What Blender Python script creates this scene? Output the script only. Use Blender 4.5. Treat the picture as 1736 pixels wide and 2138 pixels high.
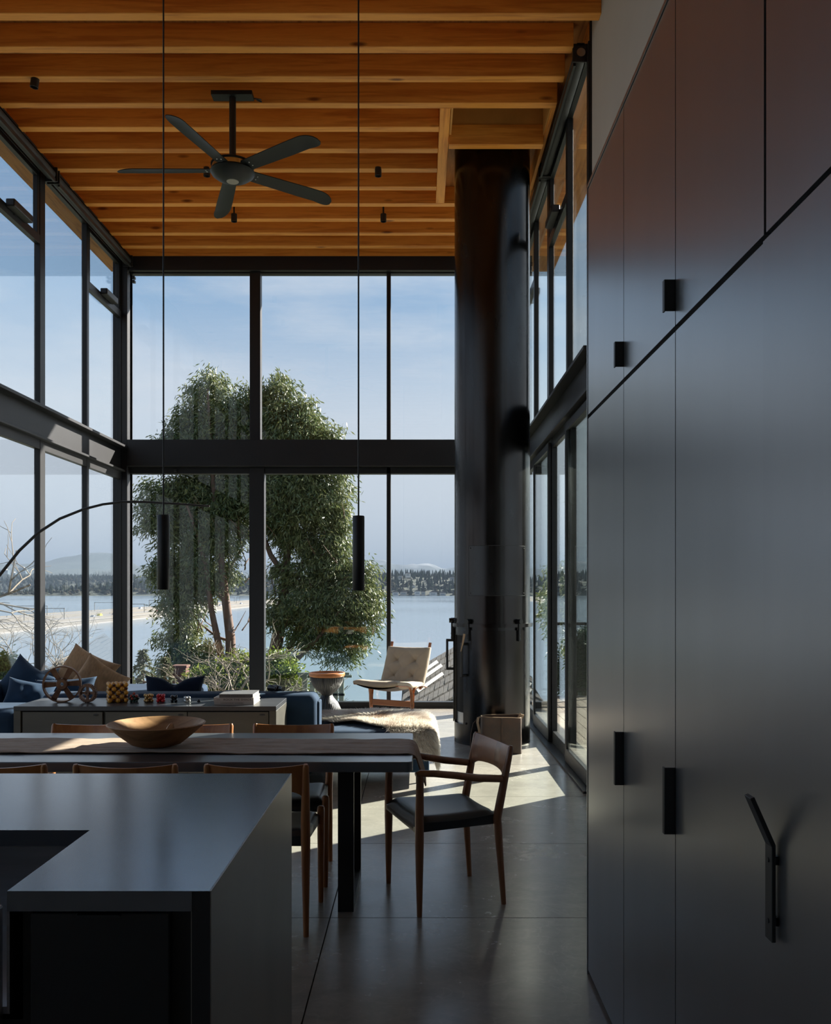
import bpy, bmesh, math, random
from mathutils import Vector, Matrix, noise

for o in list(bpy.data.objects):
    bpy.data.objects.remove(o, do_unlink=True)
scene = bpy.context.scene
C = scene.collection
R = math.radians

# ------------------------------------------------------------------ camera
FPX, VPU, VPV, EYE = 1860.0, 873.0, 1230.0, 1.54      # focal length in px, principal point, eye height
cam_data = bpy.data.cameras.new('camera')
cam = bpy.data.objects.new('camera', cam_data)
C.objects.link(cam)
cam.location = (0, 0, EYE)
cam.rotation_euler = (R(90), 0, 0)
cam_data.sensor_fit = 'VERTICAL'
cam_data.sensor_height = 24.0
cam_data.lens = FPX / 2138 * 24.0
cam_data.shift_x = -(VPU - 868) / 2138
cam_data.shift_y = (VPV - 1069) / 2138
cam_data.clip_start = 0.05
cam_data.clip_end = 90000
scene.camera = cam

def PX(u, Y): return (u - VPU) * Y / FPX
def PZ(v, Y): return EYE - (v - VPV) * Y / FPX

# ------------------------------------------------------------------ sky, sun, exposure
world = bpy.data.worlds.new('sky')
scene.world = world
world.use_nodes = True
wn, wl = world.node_tree.nodes, world.node_tree.links
wn.clear()
SKY_STRENGTH = 0.655
def wnode(t, **kw):
    n = wn.new(t)
    for k, v in kw.items(): setattr(n, k, v)
    return n
tc = wnode('ShaderNodeTexCoord')
sep = wnode('ShaderNodeSeparateXYZ'); wl.new(tc.outputs['Generated'], sep.inputs[0])
ramp = wnode('ShaderNodeValToRGB')
wl.new(sep.outputs['Z'], ramp.inputs[0])
e = ramp.color_ramp.elements
e[0].position = 0.0; e[0].color = (0.43, 0.465, 0.51, 1)
e[1].position = 1.0; e[1].color = (0.10, 0.19, 0.36, 1)
for pos, col in ((0.10, (0.43, 0.472, 0.52, 1)), (0.19, (0.385, 0.44, 0.505, 1)), (0.30, (0.18, 0.29, 0.43, 1)), (0.42, (0.145, 0.255, 0.405, 1)), (0.65, (0.12, 0.225, 0.385, 1))):
    k = e.new(pos); k.color = col
mp = wnode('ShaderNodeMapping'); wl.new(tc.outputs['Generated'], mp.inputs[0])
mp.inputs['Scale'].default_value = (1.6, 1.6, 6.5)
mp.inputs['Rotation'].default_value = (0.0, R(9), 0.0)
cn = wnode('ShaderNodeTexNoise'); wl.new(mp.outputs[0], cn.inputs['Vector'])
cn.inputs['Scale'].default_value = 1.9; cn.inputs['Detail'].default_value = 7; cn.inputs['Roughness'].default_value = 0.58
cr = wnode('ShaderNodeValToRGB'); wl.new(cn.outputs['Fac'], cr.inputs[0])
cr.color_ramp.elements[0].position = 0.42; cr.color_ramp.elements[0].color = (0, 0, 0, 1)
cr.color_ramp.elements[1].position = 0.70; cr.color_ramp.elements[1].color = (0.8, 0.8, 0.8, 1)
mixc = wnode('ShaderNodeMix', data_type='RGBA')
wl.new(cr.outputs[0], mixc.inputs['Factor'])
wl.new(ramp.outputs[0], mixc.inputs[6]); mixc.inputs[7].default_value = (0.44, 0.475, 0.52, 1)
bg = wnode('ShaderNodeBackground'); bg.inputs['Strength'].default_value = SKY_STRENGTH
# thin high cloud brightens the sky around the sun
SUN_DIR = Vector((0.687, 0.542, 0.475)).normalized()       # towards the sun
nrm_ = wnode('ShaderNodeVectorMath', operation='NORMALIZE'); wl.new(tc.outputs['Generated'], nrm_.inputs[0])
dt = wnode('ShaderNodeVectorMath', operation='DOT_PRODUCT'); wl.new(nrm_.outputs[0], dt.inputs[0]); dt.inputs[1].default_value = SUN_DIR
mxd = wnode('ShaderNodeMath', operation='MAXIMUM'); wl.new(dt.outputs['Value'], mxd.inputs[0]); mxd.inputs[1].default_value = 0.0
pw = wnode('ShaderNodeMath', operation='POWER'); wl.new(mxd.outputs[0], pw.inputs[0]); pw.inputs[1].default_value = 6.0
ml_ = wnode('ShaderNodeMath', operation='MULTIPLY'); wl.new(pw.outputs[0], ml_.inputs[0]); ml_.inputs[1].default_value = 0.34
glow = wnode('ShaderNodeMix', data_type='RGBA', blend_type='ADD'); glow.inputs['Factor'].default_value = 1.0
gcol = wnode('ShaderNodeVectorMath', operation='SCALE'); gcol.inputs[0].default_value = (1.0, 0.95, 0.86); wl.new(ml_.outputs[0], gcol.inputs['Scale'])
wl.new(mixc.outputs[2], glow.inputs[6]); wl.new(gcol.outputs[0], glow.inputs[7])
wl.new(glow.outputs[2], bg.inputs['Color'])
wo = wnode('ShaderNodeOutputWorld'); wl.new(bg.outputs[0], wo.inputs['Surface'])

sun_data = bpy.data.lights.new('sun', 'SUN')
sun = bpy.data.objects.new('sun', sun_data); C.objects.link(sun)
sun.rotation_euler = (-SUN_DIR).to_track_quat('-Z', 'Y').to_euler()
sun.location = SUN_DIR * 60
sun_data.energy = 10.3
sun_data.angle = R(0.53)
sun_data.color = (1.0, 0.93, 0.83)

vs = scene.view_settings
vs.view_transform = 'Standard'
vs.look = 'None'
vs.gamma = 1.0
vs.exposure = 1.36
vs.use_curve_mapping = False
scene.cycles.max_bounces = 10
scene.cycles.diffuse_bounces = 5
scene.cycles.glossy_bounces = 5
scene.cycles.transparent_max_bounces = 40
scene.cycles.volume_bounces = 0
scene.cycles.sample_clamp_indirect = 8.0

# ------------------------------------------------------------------ materials
def mat(name, col, rough=0.5, metal=0.0, spec=0.5, var=0.0, scale=6.0, bump=0.0, bscale=None, stretch=(1, 1, 1), sheen=0.0, coat=0.0, col2=None, detail=5.0, rvar=0.0, trans=0.0):
    m = bpy.data.materials.new(name); m.use_nodes = True
    nt = m.node_tree; n, l = nt.nodes, nt.links
    b = n['Principled BSDF']
    b.inputs['Base Color'].default_value = (*col, 1)
    b.inputs['Roughness'].default_value = rough
    b.inputs['Metallic'].default_value = metal
    b.inputs['Specular IOR Level'].default_value = spec
    if sheen:
        b.inputs['Sheen Weight'].default_value = sheen
        b.inputs['Sheen Roughness'].default_value = 0.4
    if coat:
        b.inputs['Coat Weight'].default_value = coat
        b.inputs['Coat Roughness'].default_value = 0.12
    if var or bump or col2 or rvar:
        t = n.new('ShaderNodeTexCoord'); oi = n.new('ShaderNodeObjectInfo')
        off = n.new('ShaderNodeVectorMath'); off.operation = 'MULTIPLY_ADD'
        cmb = n.new('ShaderNodeCombineXYZ')
        for i in range(3): l.new(oi.outputs['Random'], cmb.inputs[i])
        l.new(cmb.outputs[0], off.inputs[0]); off.inputs[1].default_value = (17, 31, 23)
        l.new(t.outputs['Object'], off.inputs[2])
        mpn = n.new('ShaderNodeMapping'); mpn.inputs['Scale'].default_value = stretch
        l.new(off.outputs[0], mpn.inputs[0])
        nz = n.new('ShaderNodeTexNoise'); nz.inputs['Scale'].default_value = scale; nz.inputs['Detail'].default_value = detail
        l.new(mpn.outputs[0], nz.inputs['Vector'])
        if var or col2:
            rp = n.new('ShaderNodeValToRGB'); l.new(nz.outputs['Fac'], rp.inputs[0])
            rp.color_ramp.elements[0].position = 0.3; rp.color_ramp.elements[1].position = 0.7
            a = col2 if col2 else tuple(max(0, c * (1 - var)) for c in col)
            z = col if col2 else tuple(min(1, c * (1 + var)) for c in col)
            rp.color_ramp.elements[0].color = (*a, 1); rp.color_ramp.elements[1].color = (*z, 1)
            l.new(rp.outputs[0], b.inputs['Base Color'])
        if rvar:
            mr = n.new('ShaderNodeMapRange'); l.new(nz.outputs['Fac'], mr.inputs[0])
            mr.inputs[1].default_value = 0.3; mr.inputs[2].default_value = 0.7
            mr.inputs[3].default_value = rough - rvar; mr.inputs[4].default_value = rough + rvar
            l.new(mr.outputs[0], b.inputs['Roughness'])
        if bump:
            nb = nz
            if bscale:
                nb = n.new('ShaderNodeTexNoise'); nb.inputs['Scale'].default_value = bscale; nb.inputs['Detail'].default_value = 4
                l.new(mpn.outputs[0], nb.inputs['Vector'])
            bp = n.new('ShaderNodeBump'); bp.inputs['Strength'].default_value = bump; bp.inputs['Distance'].default_value = 0.01
            l.new(nb.outputs['Fac'], bp.inputs['Height']); l.new(bp.outputs[0], b.inputs['Normal'])
    return m

def wood_mat(name, light, dark, rough=0.45, stretch=(0.35, 6, 6), scale=3.0, knots=False, coat=0.0, bump=0.03):
    m = bpy.data.materials.new(name); m.use_nodes = True
    nt = m.node_tree; n, l = nt.nodes, nt.links
    b = n['Principled BSDF']; b.inputs['Roughness'].default_value = rough
    if coat:
        b.inputs['Coat Weight'].default_value = coat; b.inputs['Coat Roughness'].default_value = 0.15
    t = n.new('ShaderNodeTexCoord'); oi = n.new('ShaderNodeObjectInfo')
    cmb = n.new('ShaderNodeCombineXYZ')
    for i in range(3): l.new(oi.outputs['Random'], cmb.inputs[i])
    off = n.new('ShaderNodeVectorMath'); off.operation = 'MULTIPLY_ADD'
    l.new(cmb.outputs[0], off.inputs[0]); off.inputs[1].default_value = (37, 19, 29); l.new(t.outputs['Object'], off.inputs[2])
    mp_ = n.new('ShaderNodeMapping'); mp_.inputs['Scale'].default_value = stretch; l.new(off.outputs[0], mp_.inputs[0])
    nz = n.new('ShaderNodeTexNoise'); nz.inputs['Scale'].default_value = scale; nz.inputs['Detail'].default_value = 3; nz.inputs['Distortion'].default_value = 0.6
    l.new(mp_.outputs[0], nz.inputs['Vector'])
    mul = n.new('ShaderNodeMath'); mul.operation = 'MULTIPLY'; mul.inputs[1].default_value = 11.0; l.new(nz.outputs['Fac'], mul.inputs[0])
    sn = n.new('ShaderNodeMath'); sn.operation = 'SINE'; l.new(mul.outputs[0], sn.inputs[0])
    fine = n.new('ShaderNodeTexNoise'); fine.inputs['Scale'].default_value = scale * 9; fine.inputs['Detail'].default_value = 3
    l.new(mp_.outputs[0], fine.inputs['Vector'])
    mr = n.new('ShaderNodeMapRange'); l.new(sn.outputs[0], mr.inputs[0]); mr.inputs[1].default_value = -1; mr.inputs[2].default_value = 1; mr.inputs[3].default_value = 0.15; mr.inputs[4].default_value = 0.75
    ad = n.new('ShaderNodeMath'); ad.operation = 'MULTIPLY_ADD'; l.new(fine.outputs['Fac'], ad.inputs[0]); ad.inputs[1].default_value = 0.5; l.new(mr.outputs[0], ad.inputs[2])
    rp = n.new('ShaderNodeValToRGB'); l.new(ad.outputs[0], rp.inputs[0])
    rp.color_ramp.elements[0].position = 0.2; rp.color_ramp.elements[0].color = (*light, 1)
    rp.color_ramp.elements[1].position = 1.0; rp.color_ramp.elements[1].color = (*dark, 1)
    # a slow tone change from board to board
    hsv = n.new('ShaderNodeHueSaturation'); l.new(rp.outputs[0], hsv.inputs['Color'])
    vr = n.new('ShaderNodeMapRange'); l.new(oi.outputs['Random'], vr.inputs[0]); vr.inputs[3].default_value = 0.88; vr.inputs[4].default_value = 1.12
    l.new(vr.outputs[0], hsv.inputs['Value'])
    out = hsv.outputs[0]
    if knots:
        mk = n.new('ShaderNodeMapping'); mk.inputs['Scale'].default_value = (1.6, 5.5, 5.5); l.new(off.outputs[0], mk.inputs[0])
        vo = n.new('ShaderNodeTexVoronoi'); vo.inputs['Scale'].default_value = 1.0; l.new(mk.outputs[0], vo.inputs['Vector'])
        kr = n.new('ShaderNodeValToRGB'); l.new(vo.outputs['Distance'], kr.inputs[0])
        kr.color_ramp.elements[0].position = 0.05; kr.color_ramp.elements[0].color = (1, 1, 1, 1)
        kr.color_ramp.elements[1].position = 0.13; kr.color_ramp.elements[1].color = (0, 0, 0, 1)
        mx = n.new('ShaderNodeMix'); mx.data_type = 'RGBA'; l.new(kr.outputs[0], mx.inputs['Factor'])
        l.new(out, mx.inputs[6]); mx.inputs[7].default_value = (dark[0] * 0.35, dark[1] * 0.28, dark[2] * 0.25, 1)
        out = mx.outputs[2]
    l.new(out, b.inputs['Base Color'])
    if bump:
        bp = n.new('ShaderNodeBump'); bp.inputs['Strength'].default_value = bump * 5; bp.inputs['Distance'].default_value = 0.002
        l.new(ad.outputs[0], bp.inputs['Height']); l.new(bp.outputs[0], b.inputs['Normal'])
    return m

def glass_mat(name, tint, ior=1.5):
    m = bpy.data.materials.new(name); m.use_nodes = True
    nt = m.node_tree; n, l = nt.nodes, nt.links; n.clear()
    fr = n.new('ShaderNodeFresnel'); fr.inputs['IOR'].default_value = ior
    tr = n.new('ShaderNodeBsdfTransparent'); tr.inputs['Color'].default_value = (*tint, 1)
    gl = n.new('ShaderNodeBsdfGlossy'); gl.inputs['Roughness'].default_value = 0.0; gl.inputs['Color'].default_value = (0.95, 0.98, 0.97, 1)
    mx = n.new('ShaderNodeMixShader'); o = n.new('ShaderNodeOutputMaterial')
    geo = n.new('ShaderNodeNewGeometry')          # same reflectance on both faces of the pane
    ma = n.new('ShaderNodeMath'); ma.operation = 'MULTIPLY_ADD'; l.new(geo.outputs['Backfacing'], ma.inputs[0])
    ma.inputs[1].default_value = 1.0 / ior - ior; ma.inputs[2].default_value = ior; l.new(ma.outputs[0], fr.inputs['IOR'])
    l.new(fr.outputs[0], mx.inputs[0]); l.new(tr.outputs[0], mx.inputs[1]); l.new(gl.outputs[0], mx.inputs[2]); l.new(mx.outputs[0], o.inputs[0])
    return m

M = {}
M['joist'] = wood_mat('fir_joist', (0.93, 0.40, 0.07), (0.60, 0.195, 0.024), 0.5, knots=True)
M['deck_plank'] = wood_mat('fir_decking', (0.55, 0.25, 0.07), (0.32, 0.12, 0.03), 0.55, stretch=(9, 0.6, 6))
M['ply'] = mat('plywood_chase', (0.60, 0.31, 0.085), 0.6, var=0.15, scale=3)
M['steel_frame'] = mat('dark_bronze_frame', (0.012, 0.0125, 0.014), 0.42, spec=0.35, var=0.1)
M['beam'] = mat('black_steel_beam', (0.014, 0.0145, 0.017), 0.45, spec=0.35, var=0.2, scale=2)
M['shade'] = mat('charcoal_shade', (0.03, 0.032, 0.034), 0.7)
M['black'] = mat('matte_black', (0.012, 0.012, 0.013), 0.45)
M['black_gloss'] = mat('gloss_black', (0.01, 0.01, 0.011), 0.2)
M['glass'] = glass_mat('window_glass', (0.985, 0.99, 0.99), 1.38)
M['glass_green'] = glass_mat('green_glass', (0.96, 0.98, 0.97), 1.42)
M['glass_door'] = glass_mat('green_door_glass', (0.955, 0.978, 0.965), 1.25)
M['glass_guard'] = glass_mat('guard_glass', (0.92, 0.965, 0.95), 1.3)
def concrete_mat():
    m = bpy.data.materials.new('polished_concrete'); m.use_nodes = True
    n, l = m.node_tree.nodes, m.node_tree.links; b = n['Principled BSDF']
    g = n.new('ShaderNodeNewGeometry')
    def nz(scale, detail, stretch=(1, 1, 1), dist=0.0):
        mp_ = n.new('ShaderNodeMapping'); mp_.inputs['Scale'].default_value = stretch; l.new(g.outputs['Position'], mp_.inputs[0])
        t = n.new('ShaderNodeTexNoise'); t.inputs['Scale'].default_value = scale; t.inputs['Detail'].default_value = detail; t.inputs['Distortion'].default_value = dist
        l.new(mp_.outputs[0], t.inputs['Vector']); return t.outputs['Fac']
    def mad(a, k, c):
        q = n.new('ShaderNodeMath'); q.operation = 'MULTIPLY_ADD'; l.new(a, q.inputs[0]); q.inputs[1].default_value = k
        if hasattr(c, 'links'): l.new(c, q.inputs[2])
        else: q.inputs[2].default_value = c
        return q.outputs[0]
    v = mad(nz(1.1, 6, dist=0.8), 0.55, 0.0)
    v = mad(nz(5.0, 8, (1, 1.6, 1), 1.2), 0.30, v)
    v = mad(nz(40.0, 4), 0.15, v)
    rp = n.new('ShaderNodeValToRGB'); l.new(v, rp.inputs[0])
    rp.color_ramp.elements[0].position = 0.30; rp.color_ramp.elements[0].color = (0.20, 0.189, 0.168, 1)
    rp.color_ramp.elements[1].position = 0.70; rp.color_ramp.elements[1].color = (0.345, 0.32, 0.278, 1)
    # pale trowel arcs and scuffs
    w = n.new('ShaderNodeTexNoise'); w.inputs['Scale'].default_value = 2.2; w.inputs['Detail'].default_value = 3; w.inputs['Distortion'].default_value = 3.0; l.new(g.outputs['Position'], w.inputs['Vector'])
    wr_ = n.new('ShaderNodeValToRGB'); l.new(w.outputs['Fac'], wr_.inputs[0])
    e_ = wr_.color_ramp.elements; e_[0].position = 0.485; e_[0].color = (0, 0, 0, 1); e_[1].position = 0.515; e_[1].color = (0, 0, 0, 1); k_ = e_.new(0.5); k_.color = (0.18, 0.18, 0.18, 1)
    mx = n.new('ShaderNodeMix'); mx.data_type = 'RGBA'; l.new(wr_.outputs[0], mx.inputs['Factor']); l.new(rp.outputs[0], mx.inputs[6]); mx.inputs[7].default_value = (0.43, 0.405, 0.36, 1)
    l.new(mx.outputs[2], b.inputs['Base Color'])
    l.new(mad(v, 0.30, 0.10), b.inputs['Roughness']); b.inputs['Specular IOR Level'].default_value = 1.0
    return m
M['concrete'] = concrete_mat()
M['joint'] = mat('joint_dark', (0.05, 0.05, 0.048), 0.8)
M['white_wall'] = mat('white_plaster', (0.72, 0.71, 0.69), 0.8)
M['wall'] = mat('grey_plaster', (0.52, 0.50, 0.49), 0.75, var=0.03, scale=2)
M['cab'] = mat('blackened_steel_door', (0.31, 0.315, 0.325), 0.29, metal=0.9, var=0.035, scale=2.2, stretch=(1, 2.5, 0.4))
M['cab_body'] = mat('cabinet_black', (0.007, 0.007, 0.0075), 0.5)
M['isl_top'] = mat('blue_steel_top', (0.20, 0.215, 0.24), 0.20, metal=0.8, var=0.04, scale=12)
M['isl_side'] = mat('steel_waterfall', (0.27, 0.265, 0.245), 0.34, metal=0.85, var=0.12, scale=3, stretch=(1, 1, 0.3))
M['stainless'] = mat('brushed_stainless', (0.42, 0.42, 0.43), 0.3, metal=1.0, stretch=(1, 1, 20), var=0.08, scale=4)
M['flue'] = mat('blackened_steel_flue', (0.06, 0.061, 0.063), 0.24, metal=1.0, col2=(0.036, 0.03, 0.028), scale=2.2, stretch=(1.6, 1.6, 0.5), rvar=0.07, detail=8)
M['flue_in'] = mat('soot', (0.006, 0.006, 0.006), 0.9)
M['table'] = mat('black_oak_table', (0.05, 0.053, 0.061), 0.36, spec=1.0, var=0.15, scale=8, stretch=(0.2, 3, 3), coat=1.0)
M['table'].node_tree.nodes['Principled BSDF'].inputs['Coat Roughness'].default_value = 0.3
M['teak'] = wood_mat('teak_chair', (0.44, 0.17, 0.05), (0.26, 0.085, 0.022), 0.33, stretch=(2.5, 2.5, 0.5), scale=4, coat=0.25, bump=0.0)
M['walnut'] = wood_mat('walnut_armchair', (0.32, 0.135, 0.058), (0.17, 0.065, 0.027), 0.3, stretch=(2.5, 2.5, 0.5), scale=4, coat=0.3, bump=0.0)
M['leather'] = mat('black_leather', (0.022, 0.026, 0.028), 0.36, bump=0.04, scale=120)
M['runner'] = mat('brown_linen', (0.34, 0.21, 0.135), 0.9, col2=(0.20, 0.12, 0.076), scale=14, stretch=(1, 6, 4), bump=0.25, bscale=90, sheen=0.3)
M['bowl'] = wood_mat('carved_bowl', (0.40, 0.215, 0.095), (0.22, 0.11, 0.045), 0.55, stretch=(1, 3, 3), scale=6)
M['nut'] = wood_mat('carved_pod', (0.50, 0.28, 0.13), (0.28, 0.12, 0.05), 0.5, scale=20)
M['console'] = mat('smoked_oak_console', (0.058, 0.054, 0.045), 0.42, var=0.2, scale=6, stretch=(0.4, 2, 2), bump=0.05, bscale=40)
M['console_top'] = mat('console_top_dark', (0.045, 0.047, 0.053), 0.3, spec=0.35, var=0.2, scale=6, stretch=(0.3, 2, 2))
M['sofa'] = mat('navy_velvet', (0.019, 0.039, 0.073), 0.85, spec=0.15, sheen=0.03, var=0.2, scale=5)
M['sofa_dark'] = mat('dark_navy_velvet', (0.008, 0.015, 0.032), 0.8, spec=0.12, sheen=0.03, var=0.25, scale=6)
M['brown_pillow'] = mat('tan_canvas', (0.25, 0.145, 0.072), 0.85, var=0.18, scale=20, stretch=(6, 1, 1), bump=0.15, bscale=80)
M['canvas'] = mat('beige_canvas', (0.42, 0.335, 0.24), 0.85, var=0.06, scale=10, bump=0.08, bscale=60)
M['lam'] = wood_mat('laminated_beech', (0.42, 0.16, 0.055), (0.25, 0.08, 0.025), 0.4, scale=5, coat=0.2)
M['tray'] = wood_mat('orange_tray', (0.50, 0.20, 0.06), (0.34, 0.11, 0.03), 0.42, scale=6)
M['carved'] = mat('charred_carved_wood', (0.022, 0.023, 0.025), 0.4, var=0.2)
M['bag'] = mat('brown_waxed_leather', (0.085, 0.045, 0.026), 0.62, col2=(0.05, 0.032, 0.022), scale=9, bump=0.08, bscale=70)
M['bag_edge'] = mat('raw_leather_edge', (0.36, 0.24, 0.14), 0.7)
M['rust'] = mat('old_iron_wheel', (0.23, 0.125, 0.075), 0.6, metal=0.3, col2=(0.13, 0.065, 0.038), scale=22, bump=0.1, bscale=80)
M['gold'] = mat('gold_ball', (0.55, 0.36, 0.15), 0.3, metal=0.8)
M['ochre'] = mat('ochre_ball', (0.62, 0.29, 0.03), 0.3, coat=0.3)
M['oxblood'] = mat('dark_red_bead', (0.05, 0.013, 0.012), 0.35)
M['red'] = mat('red_ball', (0.50, 0.012, 0.02), 0.25, coat=0.3)
M['brick_red'] = mat('brick_red_ball', (0.33, 0.05, 0.035), 0.35)
M['green'] = mat('dark_green_ball', (0.022, 0.06, 0.05), 0.35)
M['blk_ball'] = mat('black_ball', (0.012, 0.013, 0.017), 0.22)
M['silver'] = mat('silver_ball', (0.55, 0.55, 0.53), 0.28, metal=0.9)
M['paper'] = mat('book_pages', (0.45, 0.42, 0.385), 0.8, var=0.08, scale=60, stretch=(1, 1, 30))
M['cover_grey'] = mat('grey_cover', (0.10, 0.10, 0.105), 0.45)
M['cover_cream'] = mat('cream_cover', (0.40, 0.36, 0.32), 0.55)
M['ink'] = mat('ink', (0.05, 0.045, 0.042), 0.6)
M['ink_dark'] = mat('ink_dark', (0.012, 0.012, 0.013), 0.5)
M['steel_bolt'] = mat('bright_bolt', (0.6, 0.6, 0.58), 0.3, metal=1.0)
M['chrome'] = mat('chrome', (0.5, 0.5, 0.5), 0.12, metal=1.0)
M['fan'] = mat('fan_charcoal', (0.013, 0.016, 0.016), 0.45, spec=0.3)
M['lens'] = mat('fan_lens', (0.32, 0.31, 0.27), 0.5)
M['deck'] = mat('weathered_deck', (0.28, 0.235, 0.19), 0.75, var=0.2, scale=3, stretch=(8, 0.6, 1))
M['bark'] = mat('madrona_bark', (0.12, 0.065, 0.042), 0.8, col2=(0.07, 0.045, 0.034), scale=5, bump=0.3, bscale=18)
M['twig'] = mat('bare_twig', (0.17, 0.145, 0.11), 0.85, var=0.2)
M['shingle'] = mat('weathered_shingle', (0.10, 0.095, 0.085), 0.9, var=0.3, scale=3)
M['flash'] = mat('zinc_flashing', (0.12, 0.13, 0.13), 0.7)
M['brick'] = mat('chimney_brick', (0.085, 0.032, 0.02), 0.85, var=0.3, scale=3)
M['green_wood'] = mat('grey_green_timber', (0.09, 0.115, 0.105), 0.7)
M['ground'] = mat('hillside_ground', (0.055, 0.06, 0.03), 0.95, var=0.4, scale=0.4)
M['barge'] = mat('bridge_concrete', (0.10, 0.094, 0.083), 0.8, var=0.1, scale=0.05)
M['road'] = mat('asphalt', (0.16, 0.155, 0.15), 0.8)
M['white'] = mat('white_paint', (0.75, 0.74, 0.72), 0.5)

def leaf_mat(name, c1, c2, rough=0.42, trans=0.25, spec=0.5):
    m = bpy.data.materials.new(name); m.use_nodes = True
    nt = m.node_tree; n, l = nt.nodes, nt.links
    b = n['Principled BSDF']; b.inputs['Roughness'].default_value = rough; b.inputs['Specular IOR Level'].default_value = spec
    at = n.new('ShaderNodeAttribute'); at.attribute_name = 'tone'
    mx = n.new('ShaderNodeMix'); mx.data_type = 'RGBA'; l.new(at.outputs['Fac'], mx.inputs['Factor'])
    mx.inputs[6].default_value = (*c1, 1); mx.inputs[7].default_value = (*c2, 1)
    l.new(mx.outputs[2], b.inputs['Base Color'])
    tl = n.new('ShaderNodeBsdfTranslucent'); l.new(mx.outputs[2], tl.inputs['Color'])
    ms = n.new('ShaderNodeMixShader'); ms.inputs[0].default_value = trans
    l.new(b.outputs[0], ms.inputs[1]); l.new(tl.outputs[0], ms.inputs[2]); l.new(ms.outputs[0], n['Material Output'].inputs[0])
    return m
M['leaf'] = leaf_mat('olive_leaf', (0.05, 0.085, 0.035), (0.17, 0.185, 0.07), 0.40, 0.28)
M['leaf_yellow'] = leaf_mat('fresh_leaf', (0.07, 0.11, 0.018), (0.19, 0.22, 0.035), 0.5, 0.4)
M['needle'] = leaf_mat('cedar_needle', (0.055, 0.075, 0.035), (0.14, 0.15, 0.08), 0.6, 0.2)
M['shrub'] = leaf_mat('dark_shrub_leaf', (0.02, 0.05, 0.022), (0.06, 0.10, 0.05), 0.5, 0.2)
M['fur'] = leaf_mat('reindeer_fur', (0.86, 0.82, 0.755), (0.27, 0.145, 0.07), 0.75, 0.1)
M['forest'] = leaf_mat('far_forest', (0.010, 0.018, 0.013), (0.042, 0.037, 0.028), 0.9, 0.0, 0.0)

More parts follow.
